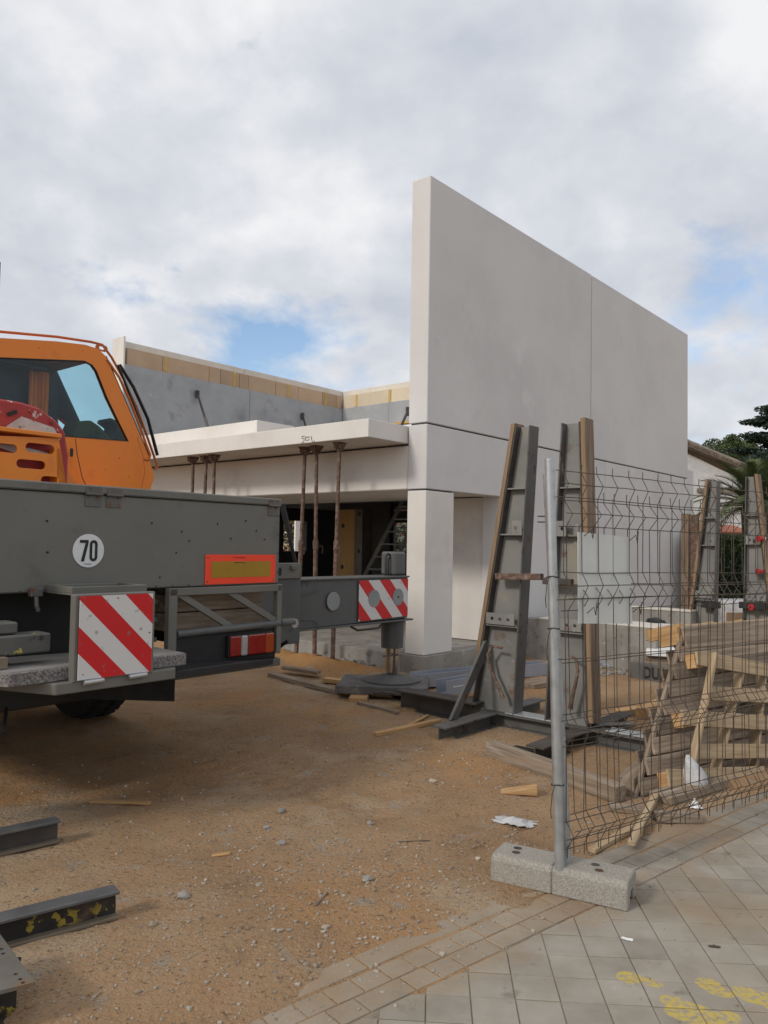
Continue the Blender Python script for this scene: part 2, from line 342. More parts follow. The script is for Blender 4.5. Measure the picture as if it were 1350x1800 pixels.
M_['bark'] = mat('bark', [(.06, .045, .033), (.11, .085, .065)], scale=9, rough=.95, bump=.9, bscale=16, bdist=.03, stretch=(1, 1, .3))
M_['stone'] = mat('stone', [(.26, .20, .14), (.38, .32, .25), (.52, .47, .40)], scale=9, rough=.9, bump=.3, vary=.35)
M_['stone_g'] = mat('grey_stone', [(.20, .185, .165), (.34, .32, .29)], scale=14, rough=.9, bump=.6, bscale=40, vary=.15)
def leafmat(name, c0, c1, c2):
    m = mat(name, [c0, c1, c2], scale=1.4, rough=.65, bump=0, world=True, detail=5); p = m.node_tree.nodes['Principled BSDF']
    p.inputs['Subsurface Weight'].default_value = 0; return m
M_['pine'] = leafmat('pine_leaf', (.035, .055, .018), (.065, .095, .030), (.10, .13, .045))
M_['cedar'] = leafmat('cedar_leaf', (.010, .022, .014), (.020, .036, .022), (.038, .058, .034))
M_['palm'] = leafmat('palm_leaf', (.055, .075, .030), (.095, .12, .045), (.14, .155, .065))
M_['hedge'] = leafmat('hedge_leaf', (.014, .028, .010), (.026, .046, .015), (.042, .066, .022))
M_['bush'] = leafmat('autumn_leaf', (.09, .06, .02), (.15, .105, .04), (.12, .13, .05))
M_['bushg'] = leafmat('grey_green_leaf', (.05, .065, .04), (.09, .105, .07), (.13, .14, .10))

def glassmat(name, tint, rough=.02):
    m = bpy.data.materials.new(name); m.use_nodes = True; t = m.node_tree; t.nodes.remove(t.nodes['Principled BSDF'])
    out = t.nodes['Material Output']; tr = t.nodes.new('ShaderNodeBsdfTransparent'); tr.inputs[0].default_value = (*tint, 1)
    gl = t.nodes.new('ShaderNodeBsdfGlossy'); gl.inputs['Roughness'].default_value = rough
    lw = t.nodes.new('ShaderNodeLayerWeight'); lw.inputs[0].default_value = .5; pw = t.nodes.new('ShaderNodeMath'); pw.operation = 'POWER'; pw.inputs[1].default_value = 4
    mr = t.nodes.new('ShaderNodeMapRange'); mr.inputs[3].default_value = .03; mr.inputs[4].default_value = .7; mx = t.nodes.new('ShaderNodeMixShader')
    t.links.new(lw.outputs['Facing'], pw.inputs[0]); t.links.new(pw.outputs[0], mr.inputs[0])
    t.links.new(mr.outputs[0], mx.inputs[0]); t.links.new(tr.outputs[0], mx.inputs[1]); t.links.new(gl.outputs[0], mx.inputs[2]); t.links.new(mx.outputs[0], out.inputs[0]); return m
M_['glass'] = glassmat('tinted_glass', (.80, .925, .96))
M_['haze_plastic'] = glassmat('thin_plastic', (.9, .9, .9), .25)

# ------------------------------------------------------------------ ground
JU = Vector((math.cos(math.radians(39.7)), math.sin(math.radians(39.7)))); JN = Vector((-JU.y, JU.x)); JT = 2.10
def vnoise(x, y, seed=0):
    xi = np.floor(x).astype(np.int64); yi = np.floor(y).astype(np.int64); fx = x - xi; fy = y - yi
    def h(a, b):
        n = (a * 374761393 + b * 668265263 + seed * 1442695041) & 0xffffffff
        n = ((n ^ (n >> 13)) * 1274126177) & 0xffffffff
        return ((n ^ (n >> 16)) & 0xffff) / 65535.0
    u = fx * fx * (3 - 2 * fx); v = fy * fy * (3 - 2 * fy)
    return (h(xi, yi) * (1 - u) + h(xi + 1, yi) * u) * (1 - v) + (h(xi, yi + 1) * (1 - u) + h(xi + 1, yi + 1) * u) * v
def fbm(x, y, o=4, seed=0):
    a = 0; amp = .5
    for i in range(o): a = a + amp * (vnoise(x * 2 ** i, y * 2 ** i, seed + i) - .5); amp *= .5
    return a
def sstep(a, b, x):
    t = np.clip((x - a) / (b - a), 0, 1); return t * t * (3 - 2 * t)
def dirt_h(x, y):
    x = np.asarray(x, float); y = np.asarray(y, float)
    t = x * JN.x + y * JN.y; s_ = x * JU.x + y * JU.y
    edge = 2.30 - .16 * sstep(2.0, 1.2, s_) + .10 * fbm(x * 3, y * 3, 3, 9)
    edge = edge - .20 * np.exp(-((s_ - 2.86) / .28) ** 2)
    k = sstep(edge - .06, edge + .34, t)
    near = np.clip(1 - (y - 8) / 8, .25, 1)
    rel = .05 * fbm(x * .7, y * .7, 3, 1) + (.030 * fbm(x * 4, y * 4, 4, 5) + .012 * fbm(x * 16, y * 16, 3, 7)) * near
    low_ = np.where(t > 2.085, -.0032, -.03); z = low_ + k * (.0035 - low_ + .012 * sstep(.4, 1, k) + rel * (.25 + .75 * k)) + (1 - k) * .006 * fbm(x * 9, y * 9, 3, 31) * (t > 2.085)
    a = (x - ORG.x) * dA.x + (y - ORG.y) * dA.y; b = (x - ORG.x) * dB.x + (y - ORG.y) * dB.y
    z = z + .20 * np.exp(-((a + .50 + .25 * fbm(b * 1.4, a, 2, 3)) / .36) ** 2) * sstep(.15, .9, b) * (.72 + 1.5 * fbm(b * 2.4, a * 2.4, 4, 12)) * sstep(6.5, 4.5, b)
    # ruts behind the lorry
    for ra_ in (-3.98, -3.66, -6.5):
        m_ = np.exp(-((a - ra_ - .05 * np.sin(b * .9)) / .11) ** 4) * sstep(-6.5, -4.5, b) * sstep(1.0, -.5, b) * (.55 + .9 * fbm(a * .8, b * .8, 2, 21))
        z = z + m_ * (-.020 + .012 * np.sign(np.sin(2 * PI * b / .17)) * np.clip(k, 0, 1)) * k
    flat = sstep(16, 30, np.hypot(x, y))
    return z * (1 - flat) + 0.0 * flat
def gh(x, y): return float(dirt_h(np.array([x]), np.array([y]))[0])
xs = np.concatenate([[-400, -150, -60, -30, -18, -12, -9], np.arange(-7, 7.01, .045), [8, 9.5, 12, 16, 22, 30, 60, 150, 400]])
ys = np.concatenate([[-60, -20, -8, -2, 0, 1, 1.6], np.arange(2.0, 6, .04), np.arange(6, 14, .09), [14.5, 15.5, 17, 20, 26, 40, 80, 200, 600]])
XX, YY = np.meshgrid(xs, ys); ZZ = dirt_h(XX, YY)
verts = np.stack([XX.ravel(), YY.ravel(), ZZ.ravel()], 1); nx = len(xs); ny = len(ys)
idx = np.arange(nx * ny).reshape(ny, nx)
faces = np.stack([idx[:-1, :-1].ravel(), idx[:-1, 1:].ravel(), idx[1:, 1:].ravel(), idx[1:, :-1].ravel()], 1)
_XL = xs.tolist(); _YL = ys.tolist(); _ZL = ZZ.tolist()
import bisect
def gh(x, y):
    i = min(max(bisect.bisect_right(_XL, x) - 1, 0), nx - 2); j = min(max(bisect.bisect_right(_YL, y) - 1, 0), ny - 2)
    u = (x - _XL[i]) / (_XL[i + 1] - _XL[i]); v = (y - _YL[j]) / (_YL[j + 1] - _YL[j])
    return (_ZL[j][i] * (1 - u) + _ZL[j][i + 1] * u) * (1 - v) + (_ZL[j + 1][i] * (1 - u) + _ZL[j + 1][i + 1] * u) * v
me = bpy.data.meshes.new('dirt_ground'); me.from_pydata(verts.tolist(), [], faces.tolist())
for p in me.polygons: p.use_smooth = True
m_dirt = mat('dirt', [(.255, .160, .090), (.335, .215, .122), (.395, .262, .155)], scale=.9, rough=.97, bump=1.0, bscale=46, bdist=.02, world=True, spec=.15, detail=10,
             spots=[((.42, .225, .092), .5, .50, .68), ((.40, .31, .215), .8, .52, .68), ((.21, .13, .072), 1.3, .60, .78), ((.30, .27, .225), 4.5, .60, .74), ((.19, .12, .070), 2.7, .60, .78), ((.44, .36, .27), 60, .62, .70), ((.15, .095, .058), 42, .56, .70), ((.50, .44, .36), 110, .63, .70), ((.17, .11, .07), 95, .62, .70)])
SAND_LATER = m_dirt
me.materials.append(m_dirt); ground = bpy.data.objects.new('dirt_ground', me); COL.objects.link(ground); struct(ground)

# ------------------------------------------------------------------ pavement
m_slab = mat('paving_slab', [(.235, .205, .165), (.295, .265, .22), (.34, .31, .265)], scale=3.2, rough=.92, bump=.5, bscale=70, bdist=.003, world=True, spec=.25, detail=9, vary=.09,
             spots=[((.26, .195, .125), .9, .52, .72), ((.15, .135, .11), 5, .62, .74), ((.40, .38, .34), 13, .68, .74)])
# worn yellow paint on the slabs, fixed in world space
def paint(m, blobs, color=(.47, .36, .10), hi=.56, lo=.36, e0=1.60, e1=1.48):
    t = m.node_tree; N = t.nodes; L = t.links; p = N['Principled BSDF']; src = p.inputs['Base Color'].links[0].from_socket
    pos = N.new('ShaderNodeNewGeometry').outputs['Position']; nz = N.new('ShaderNodeTexNoise'); nz.inputs['Scale'].default_value = 9; nz.inputs['Detail'].default_value = 6; L.new(pos, nz.inputs['Vector'])
    acc = None
    for (x, y, rx, ry, an) in blobs:
        mp = N.new('ShaderNodeMapping'); mp.vector_type = 'TEXTURE'; mp.inputs['Location'].default_value = (x, y, 0); mp.inputs['Rotation'].default_value = (0, 0, an); mp.inputs['Scale'].default_value = (rx, ry, 1)
        L.new(pos, mp.inputs[0]); ln = N.new('ShaderNodeVectorMath'); ln.operation = 'LENGTH'; L.new(mp.outputs[0], ln.inputs[0])
        s_ = N.new('ShaderNodeMath'); s_.operation = 'ADD'; L.new(ln.outputs['Value'], s_.inputs[0]); 
        q = N.new('ShaderNodeMath'); q.operation = 'MULTIPLY'; q.inputs[1].default_value = 1.1; L.new(nz.outputs[0], q.inputs[0]); L.new(q.outputs[0], s_.inputs[1])
        if acc is None: acc = s_.outputs[0]
        else:
            mn = N.new('ShaderNodeMath'); mn.operation = 'MINIMUM'; L.new(acc, mn.inputs[0]); L.new(s_.outputs[0], mn.inputs[1]); acc = mn.outputs[0]
    mr = N.new('ShaderNodeMapRange'); mr.inputs[1].default_value = e0; mr.inputs[2].default_value = e1; mr.interpolation_type = 'SMOOTHSTEP'; L.new(acc, mr.inputs[0])
    n2 = N.new('ShaderNodeTexNoise'); n2.inputs['Scale'].default_value = 48; n2.inputs['Detail'].default_value = 6; L.new(pos, n2.inputs['Vector'])
    m2 = N.new('ShaderNodeMapRange'); m2.inputs[1].default_value = lo; m2.inputs[2].default_value = hi; L.new(n2.outputs[0], m2.inputs[0])
    mu = N.new('ShaderNodeMath'); mu.operation = 'MULTIPLY'; L.new(mr.outputs[0], mu.inputs[0]); L.new(m2.outputs[0], mu.inputs[1])
    mx = N.new('ShaderNodeMix'); mx.data_type = 'RGBA'; L.new(mu.outputs[0], mx.inputs[0]); L.new(src, mx.inputs[6]); mx.inputs[7].default_value = (*color, 1)
    L.new(mx.outputs[2], p.inputs['Base Color'])
def C3(x, y, z=0): return G(800 + x / 2.4545, 1400 + y / 2.4545, z)
bl = []
for (x0, y0, x1, y1, w_) in [(725, 780, 805, 790, .055), (800, 790, 872, 812, .04), (905, 880, 1010, 900, .05), (930, 915, 1120, 945, .075), (1000, 960, 1195, 955, .07), (1150, 940, 1215, 955, .04), (1068, 808, 1130, 815, .055), (1100, 835, 1200, 850, .045), (1205, 825, 1300, 850, .03), (1240, 860, 1420, 890, .06), (1320, 890, 1600, 940, .08)]:
    p0 = C3(x0, y0); p1 = C3(x1, y1); d = p1 - p0; c = (p0 + p1) / 2
    bl.append((c.x, c.y, d.length / 2 + .02, w_ * .8, math.atan2(d.y, d.x)))
paint(m_slab, bl)
m_joint = mat('joint_sand', [(.19, .155, .115), (.25, .205, .155)], scale=20, rough=1, bump=.6, bscale=60, world=True)
pv = MB()
P = lambda s_, t: Vector((JU.x * s_ + JN.x * t, JU.y * s_ + JN.y * t, 0))
pv.face([P(-40, -40) + Vector((0, 0, -.0042)), P(60, -40) + Vector((0, 0, -.0042)), P(60, 2.44) + Vector((0, 0, -.0042)), P(-40, 2.44) + Vector((0, 0, -.0042))])
pave = pv.build('pavement', m_joint); struct(pave)
def clip_poly(poly, n, t):
    out = []
    for i in range(len(poly)):
        a, b = poly[i], poly[(i + 1) % len(poly)]; da = a[0] * n.x + a[1] * n.y - t; db = b[0] * n.x + b[1] * n.y - t
        if da <= 0: out.append(a)
        if (da < 0) != (db < 0) and da != db:
            k = da / (da - db); out.append((a[0] + (b[0] - a[0]) * k, a[1] + (b[1] - a[1]) * k))
    return out
def slab_piece(poly, name, mt, zt, bev=.002):
    cx_ = sum(p[0] for p in poly) / len(poly); cy_ = sum(p[1] for p in poly) / len(poly)
    tx, ty = random.uniform(-.008, .008), random.uniform(-.008, .008)
    q = [(p[0] - cx_, p[1] - cy_) for p in poly]
    MB().hexa([(x, y, -.04) for x, y in q], [(x, y, zt + x * tx + y * ty) for x, y in q]).build(name, mt, pave, bev, loc=(cx_, cy_, 0))
SZ = .1585; ang = math.radians(-3.6); eu = Vector((math.cos(ang), math.sin(ang))); ev = Vector((-eu.y, eu.x)); base0 = Vector((.515, 3.13))
cnt = 0
for i in range(-8, 30):
    for j in range(-7, 16):
        g = .0022; x0, x1, y0, y1 = i * SZ + g, (i + 1) * SZ - g, j * SZ + g, (j + 1) * SZ - g
        poly = [tuple(base0 + eu * x + ev * y) for x, y in ((x0, y0), (x1, y0), (x1, y1), (x0, y1))]
        c = base0 + eu * (i + .5) * SZ + ev * (j + .5) * SZ
        if c.y < 2.1 or c.x > c.y * .53 + .95 or c.x < -.75: continue
        poly = clip_poly(poly, JN, JT - .006)
        if len(poly) < 3: continue
        ar = abs(sum(poly[k][0] * poly[(k + 1) % len(poly)][1] - poly[(k + 1) % len(poly)][0] * poly[k][1] for k in range(len(poly)))) / 2
        if ar < .0012: continue
        slab_piece(poly, 'slab', m_slab, random.uniform(-.0015, .0015)); cnt += 1
dl = []
for px, py, rx, ry in [(900, 1610, .34, .16), (800, 1690, .42, .14), (600, 1760, .5, .15), (1180, 1480, .5, .10), (1040, 1600, .25, .12)]:
    c = G(px, py); dl.append((c.x, c.y, rx, ry, .69))
paint(m_slab, dl, (.30, .225, .15), .75, .25, 1.95, 1.05)
m_paver = mat('small_paver', [(.21, .185, .15), (.28, .25, .205), (.33, .30, .25)], scale=4, rough=.92, bump=.5, bscale=70, world=True, spec=.25, detail=9, vary=.12, spots=[((.27, .18, .10), 1.2, .48, .66)])
dl = []
for px, py, rx, ry in [(900, 1600, .45, .26), (780, 1680, .5, .2), (600, 1740, .55, .2), (1200, 1460, .5, .10)]:
    c = G(px, py); dl.append((c.x, c.y, rx, ry, .69))
paint(m_paver, dl, (.31, .225, .145), .75, .25, 1.95, 1.05)
sd = []
for b, rx in ((1.2, .5), (2.4, .6), (3.6, .7)):
    c = W(-.5, b); sd.append((c.x, c.y, rx + .3, .34, RZ + PI / 2))
paint(SAND_LATER, sd, (.42, .225, .090), .5, .2, 1.75, 1.3)
for row in range(2):
    s0 = .9 + row * .06
    while s0 < 5.6:
        l = random.choice((.125, .125, .21)); t0 = JT + .006 + row * .105; t1 = t0 + .098
        poly = [tuple(P(a, b)[:2]) for a, b in ((s0, t0), (s0 + l - .008, t0), (s0 + l - .008, t1), (s0, t1))]
        slab_piece(poly, 'paver', m_paver, random.uniform(-.0005, .0015)); s0 += l
s0 = .9
while s0 < 5.6:
    poly = [tuple(P(a, b)[:2]) for a, b in ((s0, 2.325), (s0 + .49, 2.325), (s0 + .49, 2.425), (s0, 2.425))]
    slab_piece(poly, 'kerb_stone', m_paver, .001); s0 += .5

# ------------------------------------------------------------------ gravel and stones
gm = MB()
def patch(cx_, cy_, sx, sy, n, r0, r1):
    for _ in range(int(n * 1.45)):
        x = random.gauss(cx_, sx); y = random.gauss(cy_, sy)
        if y < 2.3: continue
        r = .85 * (r0 + (r1 - r0) * random.random() ** 3.5)
        gm.stone((x, y, max(gh(x, y), -.008) + r * .25), r, .65, .22)
for (px, py, sx, sy, n, r0, r1) in [(620, 1520, .35, .25, 420, .003, .013), (470, 1470, .3, .35, 200, .003, .013), (560, 1640, .4, .3, 420, .003, .014), (330, 1560, .5, .4, 300, .003, .012), (760, 1560, .3, .3, 250, .003, .012), (420, 1760, .5, .2, 320, .002, .009),
                                   (900, 1500, .25, .25, 160, .003, .010), (700, 1330, .5, .5, 220, .004, .015), (850, 1340, .3, .4, 200, .004, .016), (170, 1700, .3, .3, 200, .003, .011), (1000, 1470, .25, .25, 160, .003, .012), (300, 1400, .6, .6, 200, .004, .014)]:
    c = G(px, py); patch(c.x, c.y, sx, sy, n, r0, r1)
for _ in range(900):
    y = random.uniform(2.5, 9.5); x = random.uniform(-.55, .5) * y
    if x * JN.x + y * JN.y < 2.0 and random.random() < .8: continue
    r = .003 + .007 * random.random() ** 3; gm.stone((x, y, max(gh(x, y), 0 if x * JN.x + y * JN.y < 2.3 else -9) + r * .25), r, .65, .22)
for _ in range(420):
    y = random.uniform(2.5, 5.2); x = random.uniform(-.1, .5) * y; t_ = x * JN.x + y * JN.y
    if t_ > 2.3 or random.random() > math.exp((t_ - 2.25) * 2.2): continue
    r = random.uniform(.0018, .0045); gm.stone((x, y, r * .5), r, .7, .22)
stuff(gm.build('gravel', M_['stone']), 'loose gravel scattered over the brown dirt', 'gravel')
rb = MB()
for _ in range(420):
    b = random.uniform(.7, 3.6); a = -.06 - abs(random.gauss(0, .12)); p = W(a, b); r = .008 + .035 * random.random() ** 2
    rb.stone((p.x, p.y, gh(p.x, p.y) + r * .3), r, .7, .3)
for _ in range(420):
    p = G(random.uniform(960, 1120), random.uniform(1166, 1192)); r = .008 + .03 * random.random() ** 2
    rb.stone((p.x, p.y, gh(p.x, p.y) + r * .3), r, .7, .3)
for _ in range(160):
    a = random.uniform(0, 1.6); b = -.06 - abs(random.gauss(0, .05)); p = W(a, b); r = .006 + .02 * random.random() ** 2
    rb.stone((p.x, p.y, gh(p.x, p.y) + r * .3), r, .7, .3)
stuff(rb.build('rubble', M_['stone_g']), 'grey broken rubble along the foot of the concrete base', 'rubble')
STN = [(495, 1431, .028, 'g', 'light grey jagged stone on open dirt, nearest the lorry'), (495, 1485, .026, 'g', 'blue grey stone lying just below another grey stone'), (322, 1587, .03, 'g', 'dark grey flat stone left of the twig on dirt'),
       (468, 1458, .018, 'g', 'small grey stone left of the middle stone cluster'), (645, 1550, .022, 'g', 'grey stone in the centre gravel patch'), (760, 1380, .022, 'w', 'pale cream stone chip alone near the timber stick'),
       (268, 1636, .018, 'w', 'whitish stone by the yellow flaked beam end'), (572, 1640, .016, 'w', 'round brown pebble among gravel above the kerb'), (650, 1448, .017, 'g', 'greenish grey stone above the gravel patch'), (840, 1510, .015, 'w', 'small pale stone left of the concrete foot')]
for (px, py, r, k, lb) in STN:
    p = G(px, py); o = MB().stone((0, 0, 0), r, .6, .22, 2).build('stone', M_['stone_g' if k == 'g' else 'stone'], None, loc=(p.x, p.y, gh(p.x, p.y) + r * .35)); tag(o, lb, 'stone', 'loose stones on the dirt')

# ------------------------------------------------------------------ building under construction
bld = thing('concrete_building', 'white precast concrete building under construction with tall blank wall', 'building', W(0, 0), RZ)
wc, wc2, gc = M_['white_conc'], M_['white_conc2'], M_['grey_conc']
box('footing', M_['plinth'], bld, -.03, 1.75, -.03, .33, -.1, .25, .008)
box('floor_slab', M_['plinth'], bld, -.02, 9.3, .335, 10.6, -.1, .247, .008)
box('pillar', wc, bld, 0, .59, 0, .29, .255, 2.268, .012, seg=2)
LX = Vector((1, 0, 0)); LZ = Vector((0, 0, 1)); LY = Vector((0, 1, 0))
# wall panels lie in plane b: outline in (a,z), thickness towards +b
def panel(name, outl, m, b0, th, bev=.008, holes=()):
    return MB().plate(outl, holes, (0, b0 + th, 0), LX, LZ, th).build(name, m, bld, bev if not holes else 0)
panel('wall_panel', [(0, 2.288), (1.70, 2.288), (1.70, .262), (5.09, .262), (5.09, 3.086), (0, 3.086)], wc2, 0, .29)
panel('wall_panel', [(5.10, .262), (9.15, .262), (9.15, 3.086), (5.10, 3.086)], wc2, 0, .29)
panel('wall_panel', [(9.16, .262), (9.57, .262), (9.57, 3.30), (9.16, 3.30)], wc2, .02, .29)
panel('wall_panel', [(0, 3.108), (4.507, 3.108), (4.507, 6.2), (0, 6.2)], wc2, 0, .29)
panel('wall_panel', [(4.529, 3.108), (9.15, 3.108), (9.15, 6.195), (4.529, 6.195)], wc2, 0, .29)
box('joint_seal', M_['dark_and_shade_conc'], bld, .02, 9.1, .03, .26, 3.086, 3.108, 0)
box('joint_seal', M_['dark_and_shade_conc'], bld, .02, .57, .03, .26, 2.268, 2.288, 0)
box('joint_seal', M_['dark_and_shade_conc'], bld, 4.507, 4.529, .02, .26, 3.12, 6.17, 0)
box('base_course', M_['dark_and_shade_conc'], bld, 1.76, 9.5, .03, .33, -.1, .262, 0)
box('recessed_panel', wc, bld, 1.75, 1.95, .30, 1.62, .255, 2.285, .006)
box('lintel_beam', wc, bld, .012, .30, .305, 10.5, 2.288, 2.838, .012)
box('shadow_gap', M_['dark_and_shade_conc'], bld, .05, .30, .305, 10.5, 2.838, 2.862, 0)
box('soffit', M_['white_conc'], bld, .302, 2.1, .305, 10.1, 2.30, 2.5, .004)
box('canopy', wc, bld, -.74, 1.4, .303, 10.6, 2.862, 3.082, .010, seg=2)
box('upstand', wc, bld, -.30, .42, 2.84, 10.6, 3.084, 3.352, .010, seg=2)
box('roof_slab', gc, bld, 1.405, 9.1, .30, 10.14, 2.55, 3.06, 0)
# far wall (plane b = 10.15) and back wall (plane a = 9.15): sandwich panels left open at the top
for x0, x1 in ((1.95, 5.60), (5.612, 9.14)): box('inner_leaf', gc, bld, x0, x1, 10.15, 10.30, 3.06, 5.60, .006)
x = 2.02; k = 0
Ls = [.95, 1.35, .35, .62, .30, .95, .85, .95, .6, .5]
while x < 9.1:
    l = min(Ls[k % len(Ls)], 9.14 - x)
    box('insulation_board', M_['insul'], bld, x, x + l - .012, 10.20, 10.42, 5.602, 6.0, .004)
    x += l; k += 1
for xf in (3.05, 5.12, 7.0, 8.48): box('foam_strip', M_['foam'], bld, xf - .035, xf + .035, 10.185, 10.4, 5.61, 5.98, .01)
box('outer_leaf', M_['leaf_w'], bld, 1.95, 5.60, 10.42, 10.60, .3, 6.2, .006)
MB().plate([(5.612, .3), (9.6, .3), (9.6, 6.2), (5.612, 6.2)], [[(6.8, 1.3), (7.95, 1.3), (7.95, 2.3), (6.8, 2.3)]], (0, 10.60, 0), LX, LZ, .18).build('outer_leaf', M_['leaf_w'], bld)
box('end_cap', wc, bld, 1.90, 1.948, 10.16, 10.64, 3.06, 6.24, .006)
box('inner_leaf', gc, bld, 9.15, 9.30, 8.35, 10.15, 3.06, 5.62, .006)
box('inner_leaf', gc, bld, 9.15, 9.30, .31, 8.345, 5.02, 5.62, .006)
box('foam_strip', M_['foam'], bld, 9.13, 9.32, .31, 8.345, 4.955, 5.018, .01)
y = 10.14
for l in (.5, 1.35, 1.1, 1.2, 1.3, 1.1, 1.2, 1.2):
    box('insulation_board', M_['insul2'], bld, 9.18, 9.42, y - l + .012, y, 5.622, 6.0, .004); y -= l
for yf in (9.62, 8.35): box('foam_strip', M_['foam'], bld, 9.165, 9.4, yf - .04, yf + .04, 5.63, 5.98, .01)
box('outer_leaf', M_['leaf_w'], bld, 9.42, 9.60, .31, 10.415, 5.02, 6.2, .006)
# rooms below the roof; dark wall colour stands in for indoor shade
MB().plate([(0, .25), (9.15, .25), (9.15, 2.55), (0, 2.55)], [[(6.9, 1.36), (7.78, 1.36), (7.78, 2.21), (6.9, 2.21)]], (0, 10.30, 0), LX, LZ, .15).build('room_wall', M_['dark_and_shade_conc'], bld)
MB().plate([(.3, .25), (10.14, .25), (10.14, 2.55), (.3, 2.55)], [[(7.35, 1.40), (8.12, 1.40), (8.12, 2.20), (7.35, 2.20)]], (9.15, 0, 0), LY, LZ, .15).build('room_wall', M_['dark_and_shade_conc'], bld)
box('partition', M_['dark_and_shade_conc'], bld, 4.4, 9.1, 3.2, 3.35, .25, 2.55, .004)
box('partition', M_['dark_and_shade_conc'], bld, 6.0, 6.15, 5.6, 7.2, .25, 2.55, .004)
wp_ = thing('white_jamb_board', 'white board with dark bolts, set outside the left window in place of its jamb', 'jamb_board', W(9.45, 12.4), RZ)  # stand-in for the window jamb, added outside where the sky lights it
box('board', M_['eps'], wp_, 0, .55, 0, .06, 0, 3.0, .004)
for z in (1.48, 2.2): MB().tube((.25, -.012, z), (.25, -.0, z), .045, n=12).build('bolt', M_['black'], wp_)
# handwriting on the canopy edge (scribbled setting-out mark)
mk = MB()
def scr(pts):
    q = [AB(ON(260 + x / 2.7, 660 + y / 2.7, W(-.742, 0), dA)) for x, y in pts]; mk.path([(-.7425, p.y, p.z) for p in q], .0045, 5)
scr([(744, 288), (732, 288), (731, 298), (742, 300), (740, 314), (730, 318)])
scr([(748, 292), (749, 308), (764, 306), (765, 290), (757, 293), (748, 292)])
scr([(776, 288), (777, 304), (783, 318), (791, 316), (788, 308)])
mk.build('scribbled_mark', M_['marker'], bld)

# adjustable steel props under the canopy
def make_prop():
    t = thing('steel_prop', '', 'prop')
    MB().tube((0, 0, 0), (0, 0, 1.55), .029, n=12).build('outer_tube', M_['rust'], t, smooth=40)
    MB().tube((0, 0, 1.5), (0, 0, 2.80), .024, n=12).build('inner_tube', M_['rust'], t, smooth=40)
    MB().tube((0, 0, 1.42), (0, 0, 1.53), .036, n=12).build('collar', M_['rust'], t, smooth=40)
    MB().path([(.035, 0, 1.45), (.11, 0, 1.46), (.12, .0, 1.40), (.11, 0, 1.36)], .006).build('handle', M_['rust'], t)
    MB().box(-.07, .07, -.07, .07, 2.80, 2.808).box(-.07, -.062, -.05, .05, 2.73, 2.80).hexa([(-.03, -.03, 2.70), (.03, -.03, 2.70), (.03, .03, 2.70), (-.03, .03, 2.70)], [(-.07, -.06, 2.80), (.07, -.06, 2.80), (.07, .06, 2.80), (-.07, .06, 2.80)]).build('head_plate', M_['rust'], t)
    MB().box(-.07, .07, -.07, .07, -.01, .004).build('base_plate', M_['rust'], t)
    return t
pp = make_prop(); first = True
PR = [(-.48, 1.73, 'rusty steel prop under the canopy, left of the trio nearest the pillar', .02), (-.45, 1.42, 'rusty steel prop in the middle of the trio nearest the pillar', -.01), (-.55, 1.0, 'rusty steel prop closest to the white pillar', .012),
      (-.53, 4.02, 'rusty steel prop beside the orange cab, left of the far trio', .0), (-.53, 3.74, 'rusty steel prop between two others just right of the orange cab', .01), (-.54, 3.47, 'rusty steel prop right of the trio beside the orange cab', -.005)]
for (a, b, lb, tl) in PR:
    o = pp if first else copy_tree(pp); first = False
    o['label'] = lb; o['group'] = 'steel props holding up the canopy'; p = W(a, b); z0 = gh(p.x, p.y)
    o.location = (p.x, p.y, z0 - .02); o.scale.z = (2.862 - (z0 - .02)) / 2.808; o.rotation_euler = (tl, tl * .5, RZ + random.uniform(-.4, .4))

# braces on the roof
def brace(lb, pw, pb, tl):
    t = thing('wall_brace', lb, 'brace', (0, 0, 0), 0, 'braces holding the grey wall panels')
    MB().tube(pw, pb, .028, n=8).build('tube', M_['steel_d'], t, smooth=40)
    d = (Vector(pb) - Vector(pw)); m_ = Vector(pw) + d * .3
    MB().tube(m_, m_ + d * .4, .038, n=8).build('sleeve', M_['steel'], t, smooth=40)
    q = Vector(pw); MB().box(q.x - .045, q.x + .045, q.y - .045, q.y + .045, q.z - .10, q.z + .08).build('wall_shoe', M_['steel_d'], t, .01)
    q = Vector(pb); MB().box(q.x - .1, q.x + .1, q.y - .1, q.y + .1, q.z - .03, q.z + .05).build('foot', M_['steel_d'], t, .01)
def onb(px, py, b): return ON(px, py, W(0, b), dB)
p = AB(onb(347, 692, 10.1)); brace('grey diagonal brace on the grey wall beside the orange cab', W(p.x, 10.1, p.z), W(p.x - .3, 8.6, 3.06), 0)
p = AB(onb(532, 731, 10.1)); brace('grey diagonal brace on the grey wall nearer its corner', W(p.x, 10.1, p.z), W(p.x - .3, 8.9, 3.06), 0)
p = AB(ON(719, 722, W(5.0, 0), dA)); brace('grey brace beside the tall white wall edge', W(5.0, p.y + .03, p.z), W(4.2, p.y + .05, 3.06), 0)
